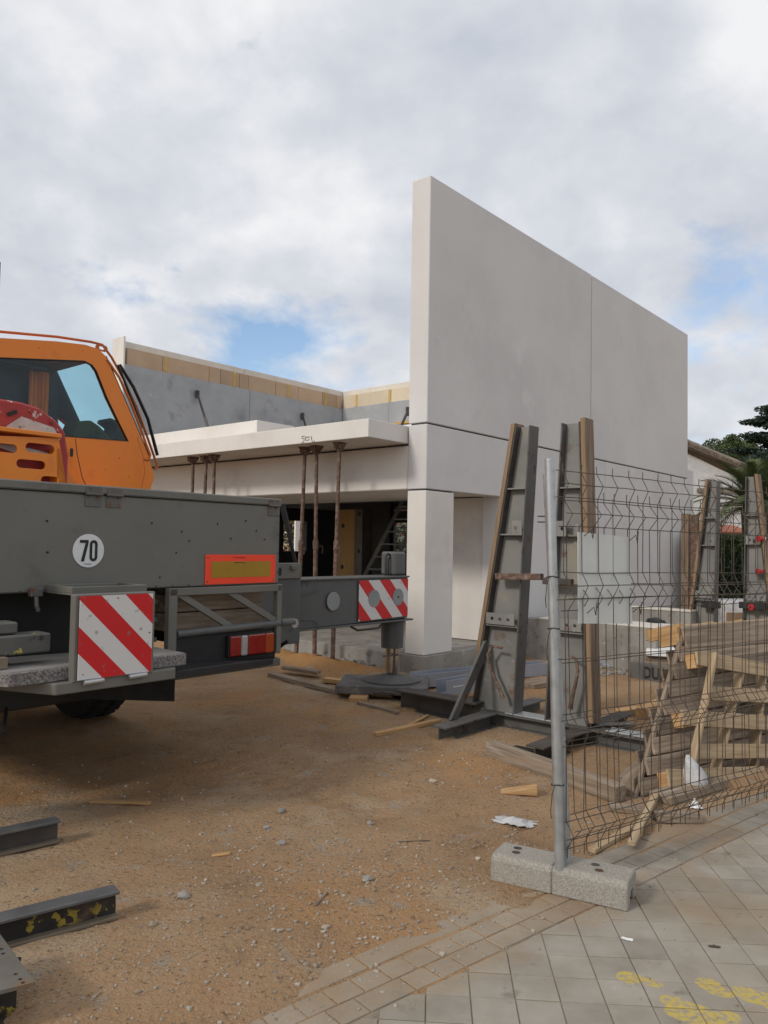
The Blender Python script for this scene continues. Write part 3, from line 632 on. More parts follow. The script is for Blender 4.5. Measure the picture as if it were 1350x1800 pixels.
# ladder and form panel inside
lad = thing('ladder', 'dark aluminium ladder leaning inside the unfinished room', 'ladder', (0, 0, 0), 0)
r0a, r0b = W(3.6, 4.68, .25), W(4.3, 3.82, 2.5); r1a, r1b = W(3.9, 4.26, .25), W(4.5, 3.46, 2.5)
for q0, q1 in ((r0a, r0b), (r1a, r1b)): MB().bar(q0, q1, .03, .075).build('rail', M_['steel_l'], lad)
for k in range(9):
    f = .05 + k * .11; MB().tube(r0a.lerp(r0b, f), r1a.lerp(r1b, f), .017, n=8).build('rung', M_['galv'], lad)
fp = thing('formwork_panel', 'yellow plywood form panel with dark tie holes standing inside', 'formwork', W(4, 4.62), RZ)
box('face_board', M_['formply'], fp, -.02, 0, .22, .72, .25, 2.29, .004)
box('side_frame', M_['formside'], fp, -.02, .3, .0, .16, .25, 2.29, .004)
box('edge_strip', M_['wood_p'], fp, -.03, .02, .162, .218, .25, 2.29, .004)
for z in (.75, 1.12, 1.96): MB().tube((-.024, .53, z), (-.018, .53, z), .045, n=14).build('tie_hole', M_['black'], fp)
for z in (.9, 1.45, 2.2): MB().tube((-.024, .08, z), (-.018, .08, z), .04, n=14).build('tie_hole', M_['black'], fp)

# ------------------------------------------------------------------ mobile crane
TO = W(-5.14, -1.38)
tr = thing('crane_truck', 'grey mobile crane lorry with orange cab and extended outrigger, seen from behind', 'crane truck', (TO.x, TO.y, 0), RZ)
tp, tp2 = M_['truck'], M_['truck2']
def tpx(px, py, b): q = ON(px, py, W(0, b - 1.38), dB); r = q - TO; return (r.dot(dA), q.z)
box('equipment_box', tp, tr, -1.25, 1.53, 0, 1.25, 1.29, 1.868, .008)
box('lid', tp, tr, -1.26, 1.537, -.012, 1.26, 1.872, 1.925, .008)
for a in (.018, .155, 1.455):
    h = MB().box(a - .05, a + .05, -.006, 0, 1.795, 1.868).box(a - .05, a + .05, -.018, -.012, 1.876, 1.918).build('hinge', M_['hinge'], tr, .002)
    MB().tube((a - .055, -.018, 1.87), (a + .055, -.018, 1.87), .009).build('pin', M_['hinge'], h)
    for da in (-.028, .028):
        for z in (1.855, 1.905): MB().stone((a + da, -.016 if z > 1.87 else -.006, z), .008, 1, .0).build('bolt', M_['rust'], h)
# box ribs / rivets
rv = MB()
for (a, z) in [(-.26, 1.70), (-.25, 1.52), (.05, 1.5), (.43, 1.71), (.66, 1.66), (.95, 1.72), (.93, 1.4), (.62, 1.52), (.5, 1.36), (1.2, 1.75), (1.3, 1.68), (1.07, 1.62), (.72, 1.6), (1.38, 1.62)]: rv.stone((a, -.002, z), .007, 1, 0)
rv.build('rivets', M_['ink'], tr)
# 70 sign
MB().tube((0, -.001, 1.53), (0, -.005, 1.53), .1, n=48).build('speed_sign', M_['sign'], tr)
dg = MB(); fr = lambda o_: ((o_, -.0062, 1.535), LX, LZ)
def digit(outer, holes, ox): dg.plate(outer, holes, (ox, -.0062, 1.53), LX, LZ, .0012)
digit([(-.056, .064), (-.056, .046), (-.020, .046), (-.047, -.064), (-.027, -.064), (-.002, .046), (-.002, .064)], [], -.001)
digit(obround(.031, 0, .050, .128), [obround(.031, 0, .017, .094)], .0)
dg.plate([(-.025, -.078), (.02, -.078), (.02, -.081), (-.025, -.081)], [], (0, -.0062, 1.53), LX, LZ, .001)
dg.build('number_70', M_['ink'], tr)
# reflector plate
rp = MB().plate([(0, 0), (.635, 0), (.635, .205), (0, .205)], [], (.853, -.002, 1.302), LX, LZ, .004).build('reflector_plate', M_['redor'], tr)
MB().plate([(.05, .045), (.585, .045), (.585, .158), (.05, .158)], [], (.853, -.0065, 1.302), LX, LZ, .002).build('amber_field', M_['amber'], rp)
MB().plate([(.245, .147), (.345, .147), (.345, .151), (.245, .151)], [], (.853, -.0088, 1.302), LX, LZ, .001).plate([(.24, .182), (.35, .182), (.35, .186), (.24, .186)], [], (.853, -.0068, 1.302), LX, LZ, .001).build('print_line', M_['ink'], rp)
for u, v in ((.02, .02), (.615, .02), (.02, .185), (.615, .185)): MB().stone((.853 + u, -.007, 1.302 + v), .006, 1, 0).build('bolt', M_['hinge'], rp)
# lower frame on the right
fr_ = [((.58, -.02, .85), (.58, -.02, 1.285), .065, .05), ((1.505, -.02, .78), (1.505, -.02, 1.285), .045, .05), ((.55, -.02, 1.262), (1.53, -.02, 1.262), .05, .05)]
for p0, p1, w, h in fr_: MB().bar(p0, p1, w, h, up=(0, 1, 0)).build('frame_rail', tp, tr, .004)
for p0, p1 in (((.63, -.018, 1.25), (1.10, -.018, .985)), ((1.02, -.018, 1.262), (1.48, -.018, 1.02))): MB().bar(p0, p1, .045, .03, up=(0, 1, 0)).build('diagonal_brace', tp, tr, .003)
for z in (.93, 1.06, 1.18): box('rung', tp, tr, .40, .56, .10, .14, z, z + .03, .003)
MB().tube((.62, -.03, .985), (1.52, -.03, 1.0), .026, n=12).build('round_bar', tp2, tr, smooth=40)
box('lamp_board', M_['black'], tr, .62, 1.50, -.015, .02, .745, .965, .006)
box('underrun_bar', tp2, tr, .60, 1.52, -.05, .05, .69, .745, .006)
tl_ = box('tail_lamp', M_['black'], tr, 1.035, 1.445, -.05, -.016, .79, .945, .006)
for a0, a1, mm in ((1.04, 1.135, 'lampred'), (1.137, 1.195, 'lampw'), (1.197, 1.36, 'lampred'), (1.362, 1.44, 'lampor')): box('lens', M_[mm], tl_, a0, a1, -.07, -.049, .797, .938, .008)
MB().tube((1.53, -.03, 1.0), (1.66, -.03, 1.0), .028, n=12).build('grab_bar', tp2, tr, smooth=40)
MB().tube((1.66, -.05, .99), (1.66, -.02, .99), .035, n=16).build('position_lamp', M_['lampw'], tr, smooth=40)
box('back_plate', M_['black'], tr, -1.25, .58, .25, .30, .6, 1.29, 0)
box('side_skirt', M_['black'], tr, 1.40, 1.48, .35, 5.5, .75, 1.29, 0)
# deck
dk = MB(); dpts = [(-1.4, -.06), (-.62, -.08), (-.445, -.53), (.27, -.53), (.32, -.46), (.56, -.02), (.56, .30), (-1.4, .30)]
dk.hexa([(x, y, .80) for x, y in dpts], [(x, y, .860) for x, y in dpts]); dk.build('deck', tp, tr, .006)
MB().hexa([(.30, -.45, .795), (.34, -.46, .79), (1.53, -.02, .70), (1.53, .10, .70), (.50, .10, .76)], [(.30, -.45, .835), (.34, -.46, .83), (1.53, -.02, .742), (1.53, .10, .742), (.50, .10, .80)]).build('lower_step', M_['black'], tr, .004)
m0 = tpx(113, 1222, .06); m1 = tpx(302, 1232, .06)
MB().plate([(m0[0] + .03, m0[1] - .02), (m1[0], m1[1]), (m1[0], .80), (m0[0], .80)], [], (0, .06, 0), LX, LZ, .03).build('mudflap', M_['rubber'], tr)
# chassis, bulked out to block light under the lorry, and wheels
box('chassis', M_['black'], tr, -.75, .60, .4, 9.5, .55, 1.28, .01)
box('axle_beam', M_['black'], tr, -1.0, 1.0, 1.7, 2.2, .40, .7, .02)
def wheel(a, b):
    w = MB(); R = .56; pr = [(.30, -.02), (R - .02, 0), (R, .04), (R, .30), (R - .02, .34), (.30, .36)]
    n = 40; rings = []
    for k in range(n):
        t = 2 * PI * k / n; rings.append([w.bm.verts.new((x_, r_ * math.cos(t), r_ * math.sin(t))) for r_, x_ in pr])
    for k in range(n):
        for j in range(len(pr) - 1): w.bm.faces.new((rings[k][j], rings[k][j + 1], rings[(k + 1) % n][j + 1], rings[(k + 1) % n][j]))
    for k in range(n):
        t = 2 * PI * k / n; c_, s_ = math.cos(t), math.sin(t)
        for x0, x1 in ((.05, .15), (.19, .29)):
            y0, y1 = (R - .005), (R + .018); d = .025
            w.hexa([(x0, y0 * c_ - d * s_, y0 * s_ + d * c_), (x1, y0 * c_ - d * s_, y0 * s_ + d * c_), (x1, y0 * c_ + d * s_, y0 * s_ - d * c_), (x0, y0 * c_ + d * s_, y0 * s_ - d * c_)],
                   [(x0, y1 * c_ - d * s_, y1 * s_ + d * c_), (x1, y1 * c_ - d * s_, y1 * s_ + d * c_), (x1, y1 * c_ + d * s_, y1 * s_ - d * c_), (x0, y1 * c_ + d * s_, y1 * s_ - d * c_)])
    e = w.build('wheel', M_['rubber'], tr, smooth=35, loc=(a, b, .57))
    r = MB(); r.tube((.06, 0, 0), (.28, 0, 0), .30, n=32); r.tube((.26, 0, 0), (.34, 0, 0), .12, n=20); r.build('rim', M_['disc'], e, smooth=30)
for b in (2.25, 3.9, 8.2, 9.7):
    for a in (1.10, -1.45): wheel(a, b)
# hazard board on the deck
HA = -.118
hb = box('hazard_board', M_['truck'], tr, HA - .24, HA + .24, -.535, -.485, .852, 1.31, .006)
st = stripes('hazard_stripes', .139, .985, (.56, .012, .015), (.62, .61, .60), off=.295)
o = MB().plate([(0, 0), (.435, 0), (.435, .435), (0, .435)], [], (-.2175, -.0035, -.2175), LX, LZ, .004).build('striped_panel', st, hb, loc=(HA, -.539, 1.083))
for u, v in ((-.19, -.19), (.19, -.19), (-.19, .19), (.19, .19), (0, .2), (-.2, 0), (.2, 0), (0, 0)): MB().stone((HA + u, -.544, 1.083 + v), .006, 1, 0).build('bolt', M_['rust'], hb)
for a in (HA - .135, HA + .125): MB().tube((a - .05, -.552, .85), (a + .06, -.552, .853), .013, n=10).build('hinge_pin', M_['galv'], hb, smooth=40)
MB().box(-.26, .21, -.30, -.012, 1.288, 1.300).box(-.26, .21, -.312, -.30, 1.285, 1.335).box(-.26, -.235, -.30, -.012, 1.30, 1.335).box(.185, .21, -.30, -.012, 1.30, 1.335).box(-.235, .185, -.04, -.012, 1.30, 1.335).build('tray', tp, tr, .003)
MB().box(-.36, -.29, -.05, -.01, 1.27, 1.32).build('latch', M_['hinge'], tr, .004)
MB().path([(-.33, -.05, 1.27), (-.33, -.06, 1.22), (-.32, -.06, 1.19)], .012).build('latch_pin', M_['hinge'], tr)
# outrigger
jb0, jb1 = .80, 1.10
MB().box(1.535, 2.45, .72, 1.2, .70, 1.30).build('outrigger_sleeve', tp2, tr, .01)
MB().box(1.56, 2.43, .70, .72, 1.28, 1.42).build('sleeve_plate', tp, tr, .006)
for a in (2.02, 2.32):
    MB().box(a - .03, a + .03, .67, .70, 1.36, 1.40).build('lug', tp, tr, .004)
MB().plate([(0, 0), (1.62, .01), (1.62, .435), (0, .44)], [obround(.98, .07, .16, .075)], (2.46, jb0, .815), LX, LZ, -.012).build('outrigger_beam', tp2, tr)
box('beam_body', tp2, tr, 2.40, 4.075, jb0 + .015, jb1, .82, 1.25, .004)
MB().box(2.40, 4.09, jb0 - .02, jb1 + .02, 1.252, 1.268).box(2.40, 4.15, jb0 - .03, jb1 + .03, .795, .812).build('flange', tp2, tr, .003)
st2 = stripes('outrigger_stripes', .172, 1.02, (.54, .012, .015), (.60, .59, .58), off=.572)
MB().plate([(0, 0), (.775, .01), (.775, .40), (0, .40)], [], (-.39, -.002, -.2), LX, LZ, .003).build('striped_panel', st2, tr, loc=(3.68, jb0 - .014, 1.035))
for a, mm in ((2.93, 'disc'), (3.52, 'disc'), (3.90, 'disc')): MB().tube((a, jb0 - .018, 1.05), (a, jb0 - .022, 1.05), .088, n=28).build('cover_disc', M_[mm], tr)
MB().tube((3.90, jb0 - .0225, 1.05), (3.90, jb0 - .024, 1.05), .012).build('disc_bolt', M_['ink'], tr)
JA, JBb = 4.02, .95
MB().tube((JA, JBb, .812), (JA, JBb, .50), .125, .118, n=24).build('jack_sleeve', tp2, tr, smooth=40)
box('jack_head', tp2, tr, JA - .10, JA + .10, JBb - .1, JBb + .1, 1.27, 1.52, .02)
MB().path([(JA - .16, JBb - .03, 1.27), (JA - .17, JBb - .03, 1.46), (JA - .13, JBb - .03, 1.50), (JA - .08, JBb - .03, 1.48)], .012).path([(JA - .13, JBb - .04, 1.27), (JA - .135, JBb - .04, 1.44), (JA - .09, JBb - .04, 1.47)], .01).build('hose', M_['black'], tr, smooth=60)
MB().tube((JA, JBb, .52), (JA, JBb, .24), .072, n=24).build('jack_rod', M_['chrome'], tr, smooth=40)
MB().tube((JA - .25, JBb - .09, .44), (JA - .0, JBb - .09, .43), .008).build('locking_pin', M_['steel_d'], tr)
MB().tube((JA, JBb, .25), (JA, JBb, .21), .055, n=20).tube((JA, JBb, .215), (JA, JBb, .165), .10, .30, n=28).tube((JA, JBb, .165), (JA, JBb, .15), .31, n=28).build('foot_plate', M_['truck2'], tr, smooth=30)
MB().plate(obround(0, 0, .15, .065), [], (3.44, jb0 - .0135, .885), LX, LZ, .002).build('slot', M_['ink'], tr)
MB().plate(obround(0, 0, .035, .07), [], (2.17, .698, 1.345), LX, LZ, .002).build('slot', M_['ink'], tr)
sA, sB = tpx(496, 885, .6), tpx(519, 988, .6)
MB().tube((sA[0], .6, sA[1]), (sB[0], .6, sB[1]), .016, n=10).tube((sA[0], .6, sA[1]), (sA[0] + (sB[0] - sA[0]) * .45, .6, sA[1] + (sB[1] - sA[1]) * .45), .024, n=10).build('strut', M_['black'], tr, smooth=40)
w = MB()
for k in range(22): w.stone((-1.15 + k * .125, -.002, 1.305), .006, 1, 0)
for k in range(4): w.stone((1.515, -.002, 1.38 + k * .14), .006, 1, 0)
w.build('rivets', M_['hinge'], tr)
MB().path([(2.5, jb0 - .016, 1.12), (2.75, jb0 - .016, 1.17)], .004, 5).path([(2.5, jb0 - .016, .90), (2.68, jb0 - .016, .89), (2.74, jb0 - .016, .84)], .004, 5).build('weld_seam', M_['truck2'], tr)
MB().path([(1.62, -.02, .86), (1.60, .1, .78), (1.75, .3, .73), (2.0, .6, .70)], .014, 6).path([(1.55, .0, .9), (1.62, .2, .8), (1.9, .5, .74)], .011, 6).build('hose', M_['black'], tr, smooth=60)
MB().path([(3.2, jb0 - .0, .79), (3.3, jb0 - .0, .745), (3.62, jb0 - .0, .745), (3.68, jb0, .79)], .012, 6).build('carry_handle', M_['steel_d'], tr, smooth=60)
MB().path([(-.95, -.35, .62), (-.75, -.3, .56), (-.55, -.2, .58), (-.45, .0, .66)], .010, 6).build('air_hose', M_['black'], tr, smooth=60)
# ---- superstructure: orange cab seen from its side
CB = 2.0
def cabp(px, py, b=CB): q = ON(px, py, W(0, b - 1.38), dB); r = q - TO; return (r.dot(dA), q.z)
side = [cabp(*p) for p in [(-170, 868), (-170, 588), (0, 594), (100, 600), (150, 606), (172, 613), (186, 626), (205, 670), (225, 716), (245, 762), (262, 803), (271, 840), (262, 866)]]
hole = [cabp(*p) for p in [(-130, 622), (0, 628), (148, 634), (162, 641), (170, 652), (188, 698), (210, 744), (226, 776), (120, 768), (0, 762), (-130, 756)]]
cab = MB().plate(side, [hole], (0, CB, 0), LX, LZ, -.045).build('cab', M_['orange'], tr)
hin = [((x_ - .9) * .985 + .9, (z_ - 2.8) * .975 + 2.8) for x_, z_ in hole]
MB().plate(hole, [hin], (0, CB - .004, 0), LX, LZ, -.02).build('window_seal', M_['black'], cab)
MB().plate(hin, [], (0, CB + .012, 0), LX, LZ, -.005).build('side_window', M_['glass'], cab)
CW = .95
side2 = side
hole2 = [cabp(*p, CB + CW) for p in [(95, 655), (140, 655)]]
fx = lambda z: np.interp(z, [q[1] for q in side[11:5:-1]], [q[0] for q in side[11:5:-1]])
z_t = cabp(150, 634)[1] - .02; z_b = cabp(150, 772)[1] - .02; xl = cabp(97, 700, CB + CW)[0]
hole2 = [(xl + .13, z_b), (xl + .05, z_b + .12), (xl, z_b + .35), (xl - .02, z_t), (float(fx(z_t)) - .06, z_t), (float(fx((z_t + z_b) / 2)) - .05, (z_t + z_b) / 2), (float(fx(z_b)) - .07, z_b)][::-1]
MB().plate(side2, [hole2], (0, CB + CW, 0), LX, LZ, -.04).build('far_side', M_['orange'], cab)
MB().plate(hole2, [], (0, CB + CW + .0, 0), LX, LZ, -.005).build('far_window', M_['glass'], cab)
MB().plate(side2, [hole2], (0, CB + CW - .046, 0), LX, LZ, -.004).build('lining', M_['black'], cab)
MB().box(side[1][0], side[3][0] - .05, CB + .05, CB + CW - .06, side[1][1] - .05, side[1][1] - .04).build('headliner', M_['black'], cab)
hcx = sum(q[0] for q in hole2) / len(hole2); hcz = (z_t + z_b) / 2; h2i = [((x_ - hcx) * .93 + hcx, (z_ - hcz) * .95 + hcz) for x_, z_ in hole2]
MB().plate(hole2, [h2i], (0, CB + CW - .002, 0), LX, LZ, .03).build('window_seal', M_['black'], cab)
# roof skin, front glass frame, floor, rear wall
def skin(name, m, pts, b0, b1, th=.03):
    w = MB()
    for (x0, z0), (x1, z1) in zip(pts, pts[1:]):
        d = Vector((x1 - x0, 0, z1 - z0)).normalized(); n = Vector((d.z, 0, -d.x)) * th
        w.hexa([(x0, b0, z0), (x1, b0, z1), (x1 + n.x, b0, z1 + n.z), (x0 + n.x, b0, z0 + n.z)], [(x0, b1, z0), (x1, b1, z1), (x1 + n.x, b1, z1 + n.z), (x0 + n.x, b1, z0 + n.z)])
    return w.build(name, m, cab)
skin('roof', M_['orange'], side[1:7], CB + .045, CB + CW - .05)
skin('front_window', M_['glass'], [(x_ - .012, z_) for x_, z_ in side[6:11]], CB + .045, CB + CW - .05, .006)
skin('nose', M_['orange'], side[10:13], CB + .045, CB + CW - .05)
box('cab_floor', M_['black'], cab, side[0][0] + .02, side[12][0] - .02, CB + .05, CB + CW - .05, side[12][1], side[12][1] + .04, 0)
box('rear_wall', M_['black'], cab, side[0][0] + .02, cabp(54, 700, CB + .3)[0], CB + .3, CB + .34, side[0][1], side[1][1] - .05, 0)
# curtain with folds
cu = MB(); c0 = cabp(50, 650, CB + .22); c1 = cabp(82, 760, CB + .22); n = 18
top = [(c0[0] + (c1[0] - c0[0]) * k / n, CB + .2 + .02 * math.sin(k * 1.9), c0[1]) for k in range(n + 1)]
for k in range(n): cu.face([top[k], top[k + 1], (top[k + 1][0], top[k + 1][1], c1[1] - .1), (top[k][0], top[k][1], c1[1] - .1)])
cu.build('curtain', M_['curtain'], cab, smooth=60)
# black front seal and wipers, guard bars
MB().path([(x_ + .006, CB + .02, z_) for x_, z_ in side[6:11]], .014, 6).build('front_seal', M_['black'], cab, smooth=60)
MB().path([(x_ + .03, CB + .22, z_) for x_, z_ in [cabp(*p, CB + .22) for p in [(205, 640), (230, 680), (255, 735), (272, 800)]]], .016, 6).build('wiper', M_['black'], cab, smooth=60)
MB().path([(x_ + .03, CB + .1, z_) for x_, z_ in [cabp(*p, CB + .1) for p in [(202, 640), (215, 672), (232, 716), (244, 752)]]], .012, 6).build('wiper', M_['black'], cab, smooth=60)
g1 = [(-170, 574), (0, 583), (100, 592), (160, 601), (180, 606), (196, 628), (218, 668), (240, 716), (256, 760), (270, 800), (277, 820), (272, 825)]
g2 = [(188, 632), (210, 664), (228, 704), (246, 750), (258, 784), (264, 800), (262, 808), (254, 808)]
MB().path([(x_, CB + .30, z_) for x_, z_ in [cabp(*p, CB + .30) for p in g1]], .012, 8).build('guard_bar', M_['orange_d'], cab, smooth=60)
MB().path([(x_, CB + .0, z_) for x_, z_ in [cabp(*p, CB + .0) for p in g2]], .012, 8).build('guard_bar', M_['orange_d'], cab, smooth=60)
q = cabp(178, 612, CB + .15); MB().plate(obround(0, 0, .12, .06), [obround(0, 0, .05, .03)], (q[0], CB + .15, q[1]), LX, LZ, .008).build('bar_bracket', M_['orange_d'], cab)
sm = [cabp(*p) for p in [(128, 772), (131, 800), (140, 840), (150, 862)]]
MB().path([(x_, CB - .0455, z_) for x_, z_ in sm], .0035, 5).build('door_seam', M_['ink'], cab)
sm = [cabp(*p) for p in [(236, 770), (246, 800), (250, 830), (244, 858)]]
MB().path([(x_, CB - .0455, z_) for x_, z_ in sm], .003, 5).build('door_seam', M_['orange_d'], cab)
q = cabp(121, 796); MB().plate(obround(0, 0, .028, .075), [], (q[0], CB - .0452, q[1]), LX, LZ, .003).build('vent_slot', M_['ink'], cab)
for p in [(205, 806), (180, 826), (222, 838), (64, 612), (140, 618)]:
    q = cabp(*p); MB().stone((q[0], CB - .046, q[1]), .007, 1, 0).build('bolt', M_['orange_d'], cab)
q = cabp(0, 480, CB + .4); MB().tube((q[0] - .006, CB + .4, 3.3), (q[0] - .006, CB + .4, cabp(0, 461, CB + .4)[1]), .008).build('aerial', M_['black'], cab)
# orange perforated bracket and slab under cab
BB = .95
def bp(px, py): return cabp(px, py, BB)
def ob(x0, y0, x1, y1): a = bp(x0, y0); c = bp(x1, y1); return obround((a[0] + c[0]) / 2, (a[1] + c[1]) / 2, abs(c[0] - a[0]), abs(c[1] - a[1]))
outl = [bp(*p) for p in [(-60, 862), (-60, 762), (0, 766), (103, 770), (106, 786), (118, 862)]]
MB().plate(outl, [ob(-25, 776, 30, 797), ob(45, 777, 96, 799), ob(29, 806, 80, 826), ob(72, 836, 104, 854)], (0, BB, 0), LX, LZ, -.02).build('hook_cradle', M_['orange'], tr)
q0, q1 = bp(-60, 765), bp(103, 768); box('cradle_rim', M_['orange'], tr, q0[0], q1[0] + .01, BB - .03, BB + .10, q1[1] - .01, q1[1] + .02, .004)
MB().hexa([(*bp(104, 772)[:1], BB + .0, 1.95), (bp(118, 862)[0], BB, 1.95), (bp(118, 862)[0] + .04, BB + .5, 1.95), (bp(104, 772)[0], BB + .5, 1.95)], [(bp(100, 772)[0], BB, bp(0, 772)[1] - .02), (bp(106, 772)[0], BB, bp(0, 772)[1] - .02), (bp(112, 772)[0], BB + .5, bp(0, 772)[1] - .02), (bp(100, 772)[0], BB + .5, bp(0, 772)[1] - .02)]).build('cradle_side', M_['orange'], tr)
MB().hexa([(bp(110, 858)[0], 1.2, 1.95), (bp(165, 858)[0] + .05, 1.2, 1.95), (bp(165, 858)[0] + .05, 1.9, 1.95), (bp(110, 858)[0], 1.9, 1.95)], [(bp(110, 800)[0], 1.2, 2.2), (bp(135, 800)[0], 1.2, 2.2), (bp(135, 800)[0], 1.9, 2.2), (bp(110, 800)[0], 1.9, 2.2)]).build('gusset', M_['orange'], tr)
box('turntable', M_['orange'], tr, -.9, 1.3, 1.5, 4.5, 1.55, side[12][1] - .005, .01)
box('rear_counterweight', M_['orange'], tr, -1.6, -.35, 1.4, 3.0, 1.95, 2.5, .02)
# hook block resting behind the cradle
hk = thing('hook_block', 'red crane hook block with a scuffed white band behind orange cradle', 'hook block', (TO.x, TO.y, 0), RZ)
hp = [cabp(*p, 1.12) for p in [(-70, 720), (-20, 700), (30, 708), (62, 718), (92, 740), (108, 760), (114, 800), (112, 862), (-70, 862)]]
MB().plate(hp, [], (0, 1.22, 0), LX, LZ, .16).build('cheek_plate', M_['hook'], hk, .015)
wb = [cabp(*p, 1.055) for p in [(8, 748), (42, 730), (98, 752), (106, 778), (60, 768), (30, 760)]]
wb = [cabp(*p, 1.055) for p in [(10, 750), (38, 732), (95, 752), (106, 774)]]
MB().plate(wb, [], (0, 1.058, 0), LX, LZ, .004).build('white_band', mat('scuffed_white', [(.40, .36, .33), (.55, .52, .49)], scale=7, rough=.7, spots=[((.20, .04, .035), 12, .60, .66), ((.05, .045, .04), 9, .62, .68)]), hk)
wb = [cabp(*p, 1.055) for p in [(-30, 775), (10, 778), (100, 800), (40, 802)]]
MB().plate(wb, [], (0, 1.058, 0), LX, LZ, .004).build('white_band', M_['ply'], hk)
qb = cabp(22, 726, 1.05); o = MB().box(-.035, .035, -.002, .002, -.013, .013).build('label_plate', M_['ink'], hk, loc=(qb[0], 1.052, qb[1])); o.rotation_euler.y = -.45
for p in [(55, 722), (92, 742), (8, 752)]:
    q = cabp(*p, 1.05); MB().tube((q[0], 1.05, q[1]), (q[0], 1.065, q[1]), .016).build('bolt', M_['hook'], hk)
# things in the cab
gb = thing('green_bag', 'olive green canvas bag with black letters inside the orange cab', 'bag', (TO.x, TO.y, 0), RZ)
gp = [cabp(*p, CB + .45) for p in [(112, 782), (128, 742), (150, 740), (165, 750), (196, 782), (190, 800), (115, 800)]]
MB().plate(gp, [], (0, CB + .62, 0), LX, LZ, .28).build('bag_body', M_['greenbag'], gb, .03, 2)
q = cabp(162, 768, CB + .34)
text('letters', 'NTA', .085, M_['ink'], gb, Matrix.Translation((q[0], CB + .336, q[1])) @ Matrix.Rotation(math.radians(128 - 180 + 90), 4, Vector((0, -1, 0))) @ Matrix.Rotation(PI / 2, 4, 'X'), .001, .002)
jk = thing('dark_jacket', 'dark folded jacket at the front of the orange cab', 'jacket', (TO.x, TO.y, 0), RZ)
jp = [cabp(*p, CB + .5) for p in [(178, 800), (186, 766), (198, 752), (184, 742), (186, 735), (200, 742), (216, 758), (226, 790), (228, 800)]]
MB().plate(jp, [], (0, CB + .66, 0), LX, LZ, .25).build('cloth', M_['seat'], jk, .02, 2)

# loads lying on the deck
sb = thing('stone_board', 'thick speckled aggregate board lying on the truck deck', 'board', (TO.x, TO.y, 0), RZ)
gp_ = [(-1.2, -.05), (-.80, -.30), (-.665, -.455), (.20, -.475), (.385, -.47), (.40, -.12), (-1.2, .12)]
gp_ = [(-.98, -.02), (-.655, -.48), (.385, -.475), (.40, -.10), (-.98, .14)]
MB().hexa([(x, y, .862) for x, y in gp_], [(x, y, .930) for x, y in gp_]).build('slab', M_['granite'], sb, .004)
MB().hexa([(x * .985, y * .97, .9302) for x, y in gp_], [(x * .985, y * .97, .933) for x, y in gp_]).build('top_face', M_['granite_t'], sb)
for (a1, z0, z1, b0, b1, lb) in ((-.37, .995, 1.095, -.32, -.17, 'grey steel bar with flaked yellow paint, lower of two on deck'), (-.53, 1.10, 1.16, -.28, -.14, 'grey steel bar with flaked yellow paint, upper of two on deck')):
    o = MB().box(-.6, 0, b0 - (b0 + b1) / 2, b1 - (b0 + b1) / 2, z0 - z0, z1 - z0).build('steel_bar', mat('flaked_bar', [(.09, .09, .083), (.12, .118, .108)], scale=5, rough=.7, bump=.3, spots=[((.45, .38, .07), 6, .62, .65), ((.04, .035, .03), 9, .64, .7)]), None, .008, loc=TO + dA * a1 + dB * (b0 + b1) / 2 + Vector((0, 0, z0)), rz=RZ)
    tag(o, lb, 'steel bar', 'steel bars on the truck deck')
box_ = box('support_block', M_['wood_t'], None, -.09, .09, -.14, .12, 0, .060, .004, loc=TO + dA * -.7 + dB * -.22 + Vector((0, 0, .934)), rz=RZ); tag(box_, 'small wood block under the flaked steel bars on deck', 'wood block')
for k, (lb, z0) in enumerate((('lower brown timber stacked in the truck side rack', .99), ('upper brown timber stacked in the truck side rack', 1.115))):
    o = MB().box(-.42, .42, -.1, .1, 0, .118).build('timber', M_['wood_t'], None, .006, loc=TO + dA * (1.05) + dB * .2 + Vector((0, 0, z0)), rz=RZ + random.uniform(-.01, .01)); tag(o, lb, 'timber', 'timbers in the rack')
# pad under the outrigger
def jw(a, b, z=0): return TO + dA * a + dB * b + Vector((0, 0, z))
o = MB().box(-.52, .42, -.34, .36, 0, .085).build('outrigger_pad', M_['steel_pad'], None, .008, loc=jw(4.02, .95, .062) + Vector((-.03, -.04, 0)), rz=-.10); tag(o, 'thick grey outrigger pad with rope handle under the jack', 'outrigger pad')
MB().path([(-.10, -.41, .03), (-.08, -.47, .05), (.0, -.49, .06), (.06, -.46, .05), (.10, -.41, .03)], .014).build('rope_handle', M_['steel_d'], o)
for k, (da, lb) in enumerate(((-.30, 'flat timber under the left edge of the grey outrigger pad'), (.22, 'flat dark timber under the right edge of the grey outrigger pad'))):
    o = MB().box(-.09, .09, -.45, .38, -.03, .060).build('packing_timber', M_['wood_x' if k == 0 else 'wood_t'], None, .005, loc=jw(4.02, .95, 0) + Vector((da, -.06, 0)), rz=-.10 + .03 * k); tag(o, lb, 'timber', 'packing timbers under the pad')

